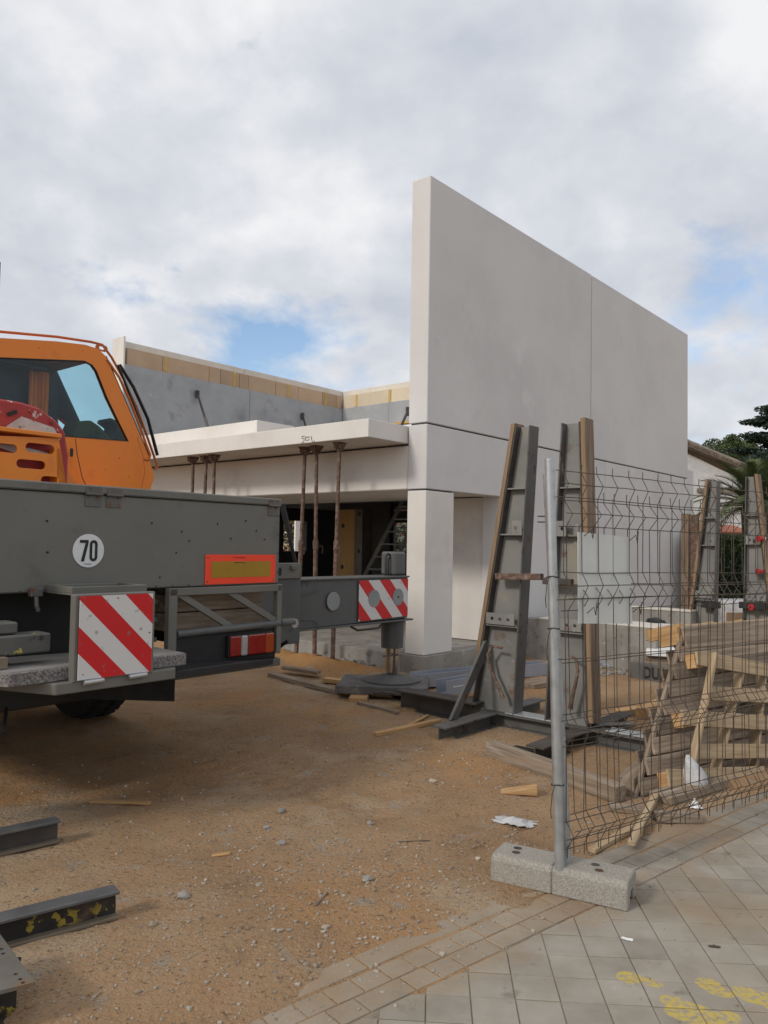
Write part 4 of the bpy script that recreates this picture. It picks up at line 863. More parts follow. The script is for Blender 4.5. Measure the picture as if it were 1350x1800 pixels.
# ------------------------------------------------------------------ steel panel racks
def column(parent, a, fl, wd, z0, h, sgn, fw=.16, zf=.30):
    """tapered I column; web in the b-z plane. fl, wd = (b at base, b at top) of the plain flange and of the timber faced side"""
    bf = lambda z: fl[0] + (fl[1] - fl[0]) * z / h
    bw = lambda z: wd[0] + (wd[1] - wd[0]) * z / h
    web = MB().plate([(bf(0), 0), (bw(0), 0), (bw(h), h), (bf(h), h)], [], (a, 0, z0), LY, LZ, .012).build('column', M_['steel_l'], parent)
    def strip(name, fb, t0, t1, za, zb, m, par):
        q = [(fb(za) + t0, za), (fb(za) + t1, za), (fb(zb) + t1, zb), (fb(zb) + t0, zb)]
        return MB().hexa([(a - fw / 2, y, z0 + z) for y, z in q], [(a + fw / 2, y, z0 + z) for y, z in q]).build(name, m, par, .003)
    strip('flange', bf, -sgn * .016, -sgn * .001, 0, h, M_['steel'], web)
    strip('flange', bw, sgn * .001, sgn * .016, 0, h, M_['steel_d'], web)
    strip('timber_facing', bw, sgn * .019, sgn * .062, zf, h + .03, M_['wood_f'], web)
    strip('timber_edge', lambda z: bw(z), sgn * .020, sgn * .060, zf, h + .028, M_['wood_p'], web).location.x = -.0035
    for fz in (.30, .62, .78):
        z = h * fz; y0, y1 = sorted((bf(z), bw(z)))
        MB().box(a - fw / 2 + .01, a, y0, y1, z0 + z, z0 + z + .012).build('stiffener', M_['steel_l'], web)
    z = h * .28; y0, y1 = sorted((bf(z), bw(z))); wv = y1 - y0
    MB().plate([(.02, 0), (wv - .02, 0), (wv - .02, .10), (.02, .10)], [circ(wv * t, .05, .016, 10) for t in (.25, .5, .75)], (a - fw / 2 - .004, y0, z0 + .78), LY, LZ, -.006).build('hole_plate', M_['steel_l'], web)
    z = h * .62; y0 = bf(z)
    MB().plate([(0, 0), (sgn * .10, 0), (sgn * .10, .13), (0, .13)], [circ(sgn * .06, .065, .018, 10)], (a - fw / 2 - .004, y0, z0 + z), LY, LZ, -.006).build('lug_plate', M_['steel_l'], web)
    return web
def bz_line(a, q0, q1, z0, h):
    """b at base and top of the straight edge through two seen points of the plane a"""
    u = AB(ON(*q0, W(a, 0), dA)); v = AB(ON(*q1, W(a, 0), dA)); k = (v.y - u.y) / (v.z - u.z)
    return (u.y + k * (z0 - u.z), u.y + k * (z0 + h - u.z))
BH = .125
rk = thing('panel_rack', 'tall grey steel panel rack with timber faced columns behind the fence post', 'steel rack', W(0, 0), RZ)
ra = -1.52
h1 = AB(ON(928, 750, W(ra, 0), dA)).z - BH; h2 = AB(ON(1012, 744, W(ra, 0), dA)).z - BH
F1F = bz_line(ra, (907, 1274), (937, 750), BH, h1); F1W = bz_line(ra, (846, 1200), (917, 746), BH, h1)
F2F = bz_line(ra, (966, 1290), (997, 744), BH, h2); F2W = bz_line(ra, (1038, 1290), (1024, 744), BH, h2)
column(rk, ra, F1F, F1W, BH, h1, 1); column(rk, ra, F2F, F2W, BH, h2, -1, zf=.05)
MB().ibeam((ra - .05, -.93, .095), (ra - .05, -1.86, .095), .185, .20, .014, .012).build('base_beam', M_['steel_d'], rk)
MB().ibeam((ra, -1.865, .064), (ra, -3.75, .064), .122, .17).build('base_beam', M_['steel'], rk)
MB().ibeam((ra - .09, -1.98, .0625), (ra - .86, -1.98, .0625), .12, .15).build('base_beam', M_['steel'], rk)
MB().ibeam((ra - .09, -2.86, .0625), (ra - .86, -2.86, .0625), .12, .15).build('base_beam', M_['steel_d'], rk)
MB().ibeam((ra + .09, -1.98, .0625), (ra + .8, -1.98, .0625), .12, .15).build('base_beam', M_['steel'], rk)
MB().ibeam((ra + .09, -2.86, .0625), (ra + .8, -2.86, .0625), .12, .15).build('base_beam', M_['steel_d'], rk)
MB().plate([(0, 0), (.10, 0), (.56, .50), (.56, .62), (.52, .62)], [], (ra - .62, -1.90, .128), LX, LZ, .03).build('gusset', M_['steel'], rk, .003)
box('base_plate', M_['galv'], rk, ra - .08, ra + .09, -2.58, -2.12, .127, .14, .003)
box('base_plate', M_['galv'], rk, ra - .07, ra + .08, -3.6, -3.05, .127, .14, .003)
zt = .0
def rb_(px, py): q = AB(ON(px, py, W(ra - .11, 0), dA)); return (ra - .11, q.y, q.z)
MB().bar(rb_(873, 1013), rb_(953, 1014), .06, .055).build('tie_tube', M_['rust'], rk, .004)
MB().bar(rb_(956, 1021), rb_(1006, 1024), .06, .055).build('tie_tube', M_['steel_d'], rk, .004)
MB().path([rb_(*q) for q in [(883, 1139), (866, 1136), (857, 1150), (862, 1175), (873, 1200), (880, 1216), (884, 1228)]], [.010, .012, .013, .013, .014, .016, .022]).build('lock_pin', M_['rust'], rk, smooth=50)
MB().path([rb_(*q) for q in [(1000, 1151), (1012, 1158), (1016, 1180), (1011, 1205), (1005, 1230), (1002, 1246)]], [.010, .012, .014, .015, .017, .024]).build('lock_pin', M_['rust'], rk, smooth=50)
lq = rb_(936, 918); MB().box(ra - .03, ra + .03, lq[1] - .09, lq[1], lq[2], lq[2] + .01).box(ra - .03, ra + .03, lq[1] - .09, lq[1], lq[2] + .05, lq[2] + .06).build('lug', M_['steel_d'], rk)
# far rack
rk2 = thing('panel_rack', 'farther grey steel panel rack standing before the green hedge', 'steel rack', W(0, 0), RZ)
fa = 4.1
p3 = AB(ON(1236, 1100, W(fa, 0), dA)); p4 = AB(ON(1318, 1100, W(fa, 0), dA))
h3 = AB(ON(1250, 846, W(fa, 0), dA)).z - BH; h4 = AB(ON(1325, 838, W(fa, 0), dA)).z - BH
column(rk2, fa, bz_line(fa, (1257, 1083), (1262, 847), BH, h3), bz_line(fa, (1220, 1087), (1250, 845), BH, h3), BH, h3, 1)
column(rk2, fa, bz_line(fa, (1311, 1080), (1315, 841), BH, h4), bz_line(fa, (1348, 1030), (1327, 840), BH, h4), BH, h4, -1)
MB().ibeam((fa, p3.y + .9, .064), (fa, p4.y - 1.2, .064), .122, .17).build('base_beam', M_['steel'], rk2)
for bb in (p3.y - .1, p4.y): MB().ibeam((fa - .09, bb, .0625), (fa - .86, bb, .0625), .12, .15).build('base_beam', M_['steel_d'], rk2)
for q0, q1 in (((1234, 1062), (1266, 1062)), ((1300, 1063), (1346, 1063))):
    u = AB(ON(*q0, W(fa - .11, 0), dA)); v = AB(ON(*q1, W(fa - .11, 0), dA)); MB().bar((fa - .11, u.y, u.z), (fa - .11, v.y, u.z), .08, .09).build('tie_tube', M_['black'], rk2, .004)
# plain brown timber post beside it
p5 = G(1210, 1140); z5 = ON(1210, 903, p5, Vector((0, 1, 0))).z
tpst = thing('timber_post', 'brown timber post in a rusty steel channel left of the far rack', 'post', (p5.x, p5.y, 0), RZ)
box('post', M_['wood_f'], tpst, -.06, .06, -.02, .10, 0, z5, .004)
MB().box(-.05, .05, -.16, -.03, 0, z5 - .02).build('channel', M_['rust'], tpst, .004)
# red capped tie rods sticking out of the far rack
def tierod(px, py, lb, d, L=.28, dirx=-1, first=[None]):
    c = PT(px, py, d)
    if first[0] is None:
        t = thing('tie_rod', lb, 'tie rod', c, RZ, 'red capped tie rods')
        MB().tube((-.06, 0, 0), (L, 0, 0), .010).build('rod', M_['steel_d'], t, smooth=50)
        MB().tube((-.05, 0, 0), (-.03, 0, 0), .046, n=18).tube((-.03, 0, 0), (.05, 0, 0), .034, .028, n=18).build('red_cap', M_['redcap'], t, smooth=40)
        MB().tube((.05, 0, 0), (.08, 0, 0), .026, n=14).build('sleeve', M_['eps'], t, smooth=40)
        first[0] = t
    else: t = copy_tree(first[0]); t.location = c; t['label'] = lb
    t.rotation_euler.z = RZ + random.uniform(.7, 1.2) - PI / 2
fd = (W(fa - .25, p4.y)).y
tierod(1337, 947, 'red capped tie rod highest on the right steel rack column', fd); tierod(1336, 1005, 'red capped tie rod second from top on the right column', fd); tierod(1324, 1067, 'red capped tie rod level with the wrapped pallet', fd)
tierod(1326, 1240, 'red capped tie rod seen through the yellow pallet', 7.6); tierod(1322, 1305, 'red capped tie rod low behind the yellow pallet', 6.3)

# ------------------------------------------------------------------ fence
FD = Vector((.83, .55, 0)).normalized(); FN = Vector((FD.y, -FD.x, 0))
frz = math.atan2(FD.y, FD.x)
F0 = G(985, 1523, .125)
foot = thing('fence_weight', 'long porous concrete weight holding the fence posts at pavement edge', 'fence weight', (0, 0, 0), 0)
pL, pR = G(862, 1548), G(1103, 1604); dd = (pR - pL).normalized(); nn = Vector((-dd.y, dd.x, 0)); Lf = (pR - pL).length; frot = math.atan2(dd.y, dd.x)
foot.location = pL; foot.rotation_euler.z = frot
fw_ = .205; fh = .125
prof = [(0, 0), (.0, fh - .02), (.02, fh), (fw_ - .02, fh), (fw_, fh - .02), (fw_, 0), (fw_ - .055, 0), (fw_ - .06, .04), (fw_ - .085, .06), (.085, .06), (.06, .04), (.055, 0)]
for x0, x1 in ((0, Lf * .4645), (Lf * .4665, Lf)):
    MB().plate(prof, [], (x0, 0, 0), LY, LZ, x1 - x0).build('foot_half', M_['block'], foot, .006)
mhole = M_['black']
postx = (F0 - pL).dot(dd)
for x_, y_ in ((.09, .135), (.10, .08), (Lf - .17, .13), (Lf - .14, .075)):
    MB().tube((x_, y_, fh - .0), (x_, y_, fh + .0008), .021, n=16).build('socket', M_['steel_d'], foot)
    MB().plate(circ(0, 0, .026, 16), [circ(0, 0, .021, 16)], (x_, y_, fh), LX, LY, .0016).build('socket_rim', M_['block'], foot)
# two fence panels: post, horizontal wires, folded vertical wires
def fence_panel(lb, o, post_top, post_bot, length, sp, folds, ztop, amp, wr, sag, seed, tilt=0.0):
    t = thing('mesh_fence', lb, 'mesh fence', o, frz, 'mesh fence panels by the pavement')
    R = random.Random(seed)
    pb = t_inv(post_bot, o); ptp = t_inv(post_top, o)
    MB().tube(pb, ptp, .0235, n=18).build('post', M_['galv'], t, smooth=40)
    cap = MB(); cap.tube(ptp, ptp + (ptp - pb).normalized() * .012, .0245, n=18); cap.build('post_cap', M_['galv'], t, smooth=40)
    zb = .15
    def prof_pts(ph):
        pts = [(0, zb)]
        for f in sorted(folds): pts += [(0, f - .062), (-amp, f), (0, f + .062)]
        pts.append((0, ztop)); return pts
    lean = (ptp - pb) / max(1e-6, (ptp - pb).z)
    def sagf(x_): return 1 - sag * math.sin(min(1, x_ / length) * PI * .6)
    pf = prof_pts(0)
    meshes = []
    for v in range(5):
        w = MB(); w.path([(tilt * z + lean.x * (z - pb.z) * 0 + R.uniform(-.004, .004), y_ + R.uniform(-.003, .003), z) for y_, z in pf], wr, 5)
        ob_ = w.build('wire', M_['wire'], t, smooth=60); meshes.append(ob_)
    n = int(length / sp); used = 0
    for k in range(n):
        x_ = .055 + k * sp
        if k < 5: ob_ = meshes[k]
        else:
            ob_ = meshes[k % 5].copy(); COL.objects.link(ob_); ob_.parent = t
        fl = max(0, 1 - x_ / 1.0)
        ob_.location = (x_, R.uniform(-.004, .004), 0); ob_.scale.z = sagf(x_) * (1 - .0)
        ob_.rotation_euler = (R.uniform(-.004, .004), lean.x * fl, 0)
    hz = []
    for f in folds: hz += [(f - .062, 0), (f, -amp), (f + .062, 0)]
    mids = [(folds[i] + folds[i + 1]) / 2 for i in range(len(folds) - 1)]
    hz.append((mids[1], 0))
    for (z, y_) in hz:
        w = MB(); pts = []
        for k in range(15):
            x_ = .0 + length * k / 14; s_ = sagf(x_); pts.append((x_ + lean.x * (z - pb.z) * max(0, 1 - x_ / 1.0) + 0.0, y_ - wr * 1.7 + R.uniform(-.003, .003), z * s_ + R.uniform(-.004, .004)))
        w.path(pts, wr, 5); w.build('wire', M_['wire'], t, smooth=60)
    return t, lean, pb
def t_inv(p, o):
    d = Vector(p) - Vector(o); return Vector((d.dot(FD), d.dot(Vector((-FD.y, FD.x, 0))), d.z))
fo = Vector((F0.x, F0.y, 0))
post_b = Vector((F0.x, F0.y, .03)); ptop = ON(966, 811, fo, Vector((0, 1, 0)))
fA, leanA, pbA = fence_panel('front rusty wire mesh fence panel with a white sheet tied on', fo, ptop, post_b, 3.0, .110, [.26, .73, 1.42, 1.90], 2.0, .036, .0023, .012, 3)
_g2 = G(998, 1514, .125); fo2 = Vector((_g2.x, _g2.y, 0))
pt2 = ON(963, 838, fo2, Vector((0, 1, 0)))
fB, leanB, pbB = fence_panel('rear wire mesh fence panel sagging just behind the front panel', fo2, pt2, Vector((fo2.x, fo2.y, .03)), 3.2, .080, [.28, .75, 1.36, 1.76], 1.875, .050, .0023, .006, 8)
# tie wires on the post
for (z, d_) in ((1.46, .05), (1.22, .06), (.5, .045)):
    c = pbA + leanA * (z - pbA.z); w = MB()
    w.path([c + Vector((.029 * math.cos(a), .029 * math.sin(a), .004 * math.sin(2 * a))) for a in np.linspace(0, 2 * PI, 13)], .0024, 5)
    w.path([c + Vector((-.03, -.01, 0)), c + Vector((-.055, -.02, -.03)), c + Vector((-.075, -.03, -.10)), c + Vector((-.06, -.02, -.14))], .002, 5)
    w.build('tie_wire', M_['wire_b'], fA, smooth=60)
# white sheet
pw0 = fo + FN * .02
cr = [ON(px, py, pw0, FN) for px, py in [(1024, 1097), (1119, 1097), (1113, 944), (1023, 935)]]
loc = [t_inv(p, fo) for p in cr]
ws = thing('white_sheet', 'blank pale sheet tied with wire to the mesh fence', 'sheet', fo, frz)
MB().plate([(p.x, p.z) for p in loc], [], (0, .009, 0), LX, LZ, .004).build('panel', M_['ply'], ws)
for q in (loc[2] + Vector((-.03, 0, -.02)), loc[1] + Vector((-.03, 0, .06)), loc[0] + Vector((.03, 0, .05)), loc[3] + Vector((.015, 0, -.02))):
    MB().path([(q.x, -.02, q.z), (q.x + .02, -.045, q.z + .03), (q.x + .05, -.03, q.z - .01), (q.x + .07, -.02, q.z + .05)], .0022, 5).build('tie_wire', M_['wire_b'], ws)

# ------------------------------------------------------------------ pallets behind the fence
def plank(name, m, parent, p0, p1, w, t, nrm, bev=.003, **k):
    """board from p0 to p1; width w along direction (nrm x d), thickness t along nrm; mesh local x = along the board"""
    p0 = Vector(p0); p1 = Vector(p1); d = (p1 - p0); L = d.length; d.normalize(); nrm = Vector(nrm); nrm = (nrm - d * nrm.dot(d)).normalized(); s_ = nrm.cross(d)
    o = MB().box(-L / 2, L / 2, -w / 2, w / 2, -t / 2, t / 2).build(name, m, parent, bev, **k)
    Mx = Matrix((d, s_, nrm)).transposed().to_4x4(); Mx.translation = (p0 + p1) / 2; o.matrix_local = Mx; return o
# weathered pallet: plane through its foot, leaning back
b0 = G(1121, 1406); q_ = b0 - FN * .0
lean_n = (FN * 1.0 + Vector((0, 0, .28))).normalized()
def onP(px, py, off=0.0): return ON(px, py, b0 - FN * off, lean_n)
pal = thing('old_pallet', 'large weathered grey slatted pallet leaning behind the fence', 'pallet', (0, 0, 0))
up1 = (onP(1207, 1106) - onP(1121, 1404)); UL = up1.length; up1.normalize(); base_p = onP(1121, 1404)
for i in range(9):
    t = (i + .5) / 9; p0 = base_p + up1 * UL * t - FD * .004; p1 = p0 + FD * (1.46 + .02 * random.random()) + Vector((0, 0, random.uniform(-.02, .02)))
    plank('deck_board', M_['wood_g'], pal, p0, p1, UL / 9 * .70 if i < 8 else UL / 9 * 1.05, .022, lean_n)
bk = .155
for i in range(8):
    t = (i + .55) / 8; p0 = base_p + up1 * UL * t - lean_n * (bk + .06) + FD * .16; plank('back_board', M_['wood_g'], pal, p0, p0 + FD * 1.36 + Vector((0, 0, random.uniform(-.02, .02))), .115, .02, lean_n)
for off in (.0, .48, .95, 1.40):
    p0 = base_p + FD * off; p1 = base_p + up1 * UL + FD * off
    plank('stringer', M_['wood_g'], pal, p0 - lean_n * (.028 if off == 0 else .055), p1 - lean_n * (.028 if off == 0 else .055), .026, .032 if off == 0 else .08, lean_n)
tp0 = base_p + up1 * (UL + .0)
plank('top_rail', M_['wood_y'], pal, tp0 - lean_n * .36 - FD * .02 + Vector((0, 0, .02)), tp0 + FD * 1.4 - lean_n * .36 + Vector((0, 0, .02)), .09, .022, lean_n)
plank('top_rail', M_['wood_y'], pal, tp0 - lean_n * .018 + FD * .02 + Vector((0, 0, .012)), tp0 + FD * 1.4 - lean_n * .018 + Vector((0, 0, .012)), .05, .014, lean_n)
for off in (.0, .38, .78, 1.2):
    c = tp0 + FD * off + Vector((0, 0, .005)); plank('spacer', M_['wood_x'], pal, c - lean_n * .03, c - lean_n * .35, .09, .024, FD)
c = tp0 - FD * .03 - up1 * .05; plank('end_block', M_['wood_x'], pal, c - lean_n * .02, c - lean_n * .20, .13, .05, FD)
# newer pallet in front of it, tilted
b1 = b0 + FN * .10
def onQ(px, py, off=0.0): return ON(px, py, b1 + FN * off, lean_n)
pn = thing('new_pallet', 'newer yellow pallet leaning askew against the weathered pallet', 'pallet', (0, 0, 0))
def C7(x, y): return (950 + x / 3.375, 1060 + y / 3.375)
for (x0, y0, x1, y1, w) in [(925, 325, 1500, 425, .105), (985, 535, 1500, 560, .10), (840, 680, 1500, 720, .105), (905, 880, 1420, 878, .10), (755, 1040, 1330, 1015, .11)]:
    plank('deck_board', M_['wood_y'], pn, onQ(*C7(x0, y0)), onQ(*C7(x1, y1)), w, .020, lean_n)
for i, (x0, y0, x1, y1) in enumerate([(852, 1095, 1016, 300), (1070, 1010, 1215, 415), (1290, 1060, 1350, 420)]):
    plank('stringer', M_['wood_y'], pn, onQ(*C7(x0, y0)) - lean_n * .055 + (lean_n * .080 if i == 0 else lean_n * 0), onQ(*C7(x1, y1)) - lean_n * .055 + (lean_n * .080 if i == 0 else lean_n * 0), .024, .055 if i == 0 else .09, lean_n)
for (x0, y0) in [(945, 340), (870, 690), (790, 1050)]:
    c = onQ(*C7(x0, y0)); plank('corner_block', M_['wood_x'], pn, c - lean_n * .012, c - lean_n * .09, .10, .09, FD)
# timbers and scraps on the ground
def gtimber(name, m, p0, p1, w, h, lb, cat='timber', lift=0.0, grp=None, z0=None, z1=None):
    p0 = G(*p0); p1 = G(*p1); za = (gh(p0.x, p0.y) if z0 is None else z0) + h / 2 + lift; zb = (gh(p1.x, p1.y) if z1 is None else z1) + h / 2 + lift
    p0.z = za; p1.z = zb; o = plank(name, m, None, p0, p1, w, h, (0, 0, 1), .004); tag(o, lb, cat, grp); return o
gtimber('timber', M_['wood_t'], (862, 1330), (1092, 1412), .10, .105, 'long squared grey timber in front of the steel rack base')
gtimber('timber', M_['wood_t'], (1100, 1400), (1128, 1374), .10, .12, 'short squared timber propping the foot of the old pallet')
gtimber('plank', M_['wood_x'], (660, 1296), (772, 1272), .06, .03, 'thin brown plank left of the steel rack foot', 'plank')
gtimber('plank', M_['wood_t'], (476, 1193), (600, 1224), .10, .05, 'long brown plank by the sand heap, nearest the lorry', 'plank')
gtimber('plank', M_['wood_x'], (570, 1203), (668, 1214), .10, .05, 'orange brown plank lying on the sand heap', 'plank', z0=.03, z1=.02)
gtimber('plank', M_['wood_x'], (600, 1222), (690, 1226), .12, .04, 'pale plank beside the grey outrigger pad', 'plank')
gtimber('plank', M_['wood_x'], (158, 1413), (265, 1416), .045, .016, 'thin tan plank alone on the dirt behind the lorry', 'plank')
gtimber('plank', M_['wood_x'], (372, 1508), (405, 1507), .03, .012, 'tiny tan wood scrap on the open dirt', 'wood scrap')
gtimber('stick', M_['wood_y'], (1040, 1497), (1140, 1446), .045, .028, 'yellow wood stick lying under the mesh fence', 'stick')
gtimber('stick', M_['wood_y'], (1110, 1497), (1153, 1414), .040, .028, 'yellow wood stick crossing over the other stick', 'stick', lift=.03)
gtimber('plank', M_['wood_t'], (1152, 1443), (1231, 1443), .10, .045, 'short thick broken board on the pavement edge', 'board')
gtimber('plank', M_['wood_t'], (1070, 1424), (1150, 1432), .10, .03, 'dark flat board half under the old pallet', 'board')
gtimber('plank', M_['wood_t'], (1160, 1415), (1262, 1385), .16, .05, 'wide brown board below the yellow pallet', 'board')
gtimber('timber', M_['wood_x'], (1128, 1266), (1163, 1250), .11, .10, 'short block of timber standing behind the mesh fence')
gtimber('timber', M_['wood_x'], (1085, 1262), (1125, 1258), .10, .07, 'short timber offcut on dirt behind the mesh fence')
gtimber('plank', M_['wood_t'], (925, 1210), (965, 1205), .25, .05, 'flat boards stacked beyond the rack columns', 'board')
gtimber('plank', M_['steel_d'], (700, 1481), (757, 1478), .006, .006, 'thin rusty rod on the dirt', 'rod')
gtimber('stick', M_['wood_t'], (553, 1603), (575, 1577), .012, .010, 'small dark twig piece amid the gravel', 'twig')
gtimber('plank', M_['steel'], (1040, 1305), (1112, 1306), .08, .012, 'thin steel strip lying across the rack base', 'steel strip', lift=.13)
# wedge
wl = G(880, 1400); wr_ = G(945, 1404); d = (wr_ - wl); Lw = d.length; o = MB().hexa([(0, 0, 0), (Lw, 0, 0), (Lw, .09, 0), (0, .09, 0)], [(0, 0, .006), (Lw, 0, .055), (Lw, .09, .055), (0, .09, .006)]).build('wood_wedge', M_['wood_x'], None, .003, loc=(wl.x, wl.y, gh(wl.x, wl.y)), rz=math.atan2(d.y, d.x)); tag(o, 'orange wood wedge on the dirt by the fence post', 'wedge')
# dark rubber scraps
p = G(920, 1325); o = MB().path([(-.14, .06, .02), (-.05, .02, .045), (.05, -.03, .03), (.14, -.06, .015)], [.02, .04, .045, .02], 8).build('rubber_strap', M_['rubber'], None, loc=(p.x, p.y, gh(p.x, p.y)), smooth=60); o.scale.z = .6; tag(o, 'black rubber strap crumpled between the rack beams', 'strap')
for (px, py, rr, where) in [(742, 1262, .02, 'by the end of the thin brown plank'), (730, 1268, .014, 'in front of the outrigger pad corner'), (1000, 1375, .016, 'just behind the galvanised fence post'), (880, 1312, .018, 'before the short rack base beam'), (1035, 1450, .014, 'under the mesh fence by the sticks'), (575, 1320, .012, 'on open dirt left of the rack'), (690, 1355, .012, 'on open dirt midway to the gravel')]:
    c = G(px, py); o = MB().stone((0, 0, 0), rr, .5, .3, 1).build('concrete_chip', M_['stone_g'], None, loc=(c.x, c.y, gh(c.x, c.y) + rr * .3)); tag(o, 'small pale concrete chip ' + where, 'chip', 'concrete chips on the dirt')
gtimber('stick', M_['wood_t'], (630, 1240), (700, 1258), .05, .03, 'short dark stick in front of the outrigger pad', 'stick')
gtimber('stick', M_['wood_x'], (718, 1280), (752, 1262), .03, .02, 'small splintered offcut by the rack beam end', 'offcut')
gtimber('plank', M_['wood_t'], (498, 1188), (560, 1196), .09, .04, 'weathered plank half sunk in the sand heap', 'plank', z0=.08, z1=.07)
# twig
p0 = G(145, 1775); w = MB(); pts = [G(*q, .012) for q in [(140, 1782), (152, 1768), (180, 1757), (205, 1750), (232, 1740)]]; w.path(pts, [.004, .006, .005, .004, .002], 6); w.path([pts[1], G(165, 1752, .03), G(178, 1742, .03)], [.004, .003, .0015], 5); w.path([pts[2], G(200, 1745, .02)], [.003, .0015], 5)
o = w.build('twig', M_['stone'], None, smooth=60); tag(o, 'pale forked twig near the bottom left corner', 'twig')
p0 = G(300, 1585); o = MB().path([G(x_, y_, .008) for x_, y_ in [(345, 1572), (362, 1576), (380, 1567), (398, 1564)]], .003, 5).build('twig', M_['bark'], None); tag(o, 'thin dark twig right of the flat grey stone', 'twig')
# plastic scraps and paper
def crumple(name, c, sx, sy, sz, m, lb, cat, n=9, seed=1, rz=0):
    R = random.Random(seed); w = MB(); g = [[None] * (n + 1) for _ in range(n + 1)]
    for i in range(n + 1):
        for j in range(n + 1):
            u, v = i / n - .5, j / n - .5
            hgt = sz * (max(0, 1 - 2.6 * math.hypot(u, v)) * .6 + R.random() * .55 * (1 - 1.6 * max(abs(u), abs(v))))
            g[i][j] = w.bm.verts.new((sx * u * (1 + R.uniform(-.25, .25)), sy * v * (1 + R.uniform(-.25, .25)), max(.004, hgt)))
    for i in range(n):
        for j in range(n): w.bm.faces.new((g[i][j], g[i + 1][j], g[i + 1][j + 1], g[i][j + 1]))
    o = w.build(name, m, None, loc=(c.x, c.y, max(gh(c.x, c.y), 0)), rz=rz, smooth=40); tag(o, lb, cat); return o
crumple('plastic_sheet', G(905, 1447), .22, .12, .045, M_['plastic'], 'scrap of clear plastic film on the dirt left of the post', 'plastic scrap', seed=3, rz=-.4)
crumple('paper_scrap', G(1222, 1421), .075, .06, .06, M_['eps'], 'small crumpled white paper on the broken board', 'paper', seed=5)
crumple('plastic_cup', G(1103, 1652), .05, .02, .006, M_['eps'], 'flat white paper scrap on the paving slabs', 'paper', seed=6, n=4, rz=-.5)
crumple('dead_leaf', G(1255, 1665), .045, .016, .012, M_['bark'], 'dark dead leaf on the paving slabs', 'leaf', seed=7, n=4, rz=-.2)
# white bag in the pallet: slumped cone
w = MB(); c = G(1222, 1395, 0); R = random.Random(2)
rings = []
for k, (r_, z_, ox) in enumerate([(.07, 0, 0), (.085, .03, 0), (.075, .07, -.005), (.055, .12, -.02), (.035, .16, -.035), (.012, .20, -.05)]):
    rings.append([w.bm.verts.new((ox + r_ * math.cos(a) * (1 + R.uniform(-.15, .15)), r_ * math.sin(a) * .8 * (1 + R.uniform(-.15, .15)), z_)) for a in [2 * PI * i / 14 for i in range(14)]])
for a_, b_ in zip(rings, rings[1:]):
    for i in range(14): w.bm.faces.new((a_[i], a_[(i + 1) % 14], b_[(i + 1) % 14], b_[i]))
w.bm.faces.new(rings[-1])
o = w.build('plastic_bag', M_['plastic'], None, smooth=50, loc=(c.x, c.y, .05)); tag(o, 'slumped white plastic bag at the foot of the yellow pallet', 'bag')

# blue-grey channels beyond the rack
def channel(p0, p1, h, w_, lb, lift=0.0):
    p0 = G(*p0); p1 = G(*p1); d = (p1 - p0); L = d.length; rz = math.atan2(d.y, d.x); t = .008
    m = MB(); m.sweep([(-w_ / 2, 0), (w_ / 2, 0), (w_ / 2, h), (w_ / 2 - t, h), (w_ / 2 - t, t), (-w_ / 2 + t, t), (-w_ / 2 + t, h), (-w_ / 2, h)], (0, 0, 0), (L, 0, 0))
    o = m.build('steel_channel', M_['bluegrey'], None, .0015, loc=(p0.x, p0.y, .03 + lift), rz=rz); tag(o, lb, 'steel channel', 'blue grey steel channels by the concrete base'); return o, L
channel((728, 1212), (962, 1188), .15, .20, 'blue grey steel channel lying farther along the concrete base')
o, L = channel((775, 1238), (905, 1212), .15, .14, 'blue grey steel channel with a slot, lying nearer the rack', .06)
MB().box(.10, .32, -.0725, -.0705, .075, .085).build('slot', M_['sign'], o)
# steel beam offcuts lower left
def fbeam(p0, p1, h, w_, m, lb, lift=0):
    p0 = G(*p0); p1 = G(*p1); d = (p1 - p0); rz = math.atan2(d.y, d.x); L = d.length
    t = thing('steel_beam', lb, 'steel beam', (p0.x, p0.y, gh(p0.x, p0.y) + lift), rz, 'steel beam offcuts on the dirt')
    MB().box(-L, 0, -.004, .004, .0135, h - .0135).build('web', m, t)
    MB().box(-L, 0.004, -w_ / 2, w_ / 2, h - .013, h).build('top_flange', M_['steel_top'], t, .002)
    MB().box(-L, 0.0, -w_ / 2, w_ / 2, 0, .013).build('bottom_flange', M_['steel_low'], t, .002)
    return t
M_['steel_top'] = mat('worn_flange', [(.10, .10, .105), (.15, .15, .152)], scale=6, rough=.5, metal=.35, bump=.15, spots=[((.17, .15, .12), 9, .62, .7)])
M_['steel_low'] = mat('dusty_flange', [(.13, .105, .075), (.18, .145, .105)], scale=6, rough=.85, bump=.2, spots=[((.33, .25, .03), 6, .62, .7)])
# p0 is the visible right end, the beam runs off to the left
def fb2(pe, pl, h, w_, m, lb):
    e = G(*pe); l = G(*pl); d = (e - l).normalized(); far = e - d * 1.3
    t = thing('steel_beam', lb, 'steel beam', (e.x, e.y, gh(e.x, e.y) + .002), math.atan2(d.y, d.x), 'steel beam offcuts on the dirt')
    MB().box(-1.3, 0, -.004 + 0, .004, .0135, h - .0135).build('web', m, t)
    MB().box(-1.3, .004, -w_ / 2, w_ / 2, h - .013, h).build('top_flange', M_['steel_top'], t, .002)
    MB().box(-1.3, 0, -w_ / 2, w_ / 2, 0, .013).build('bottom_flange', M_['steel_low'], t, .002)
    return t
fb2((202, 1618), (30, 1665), .115, .085, M_['beam_y'], 'short steel beam with flaked yellow paint on its web')
fb2((100, 1483), (0, 1506), .115, .085, M_['steel_d'], 'short dark steel beam lying farther back at left edge')
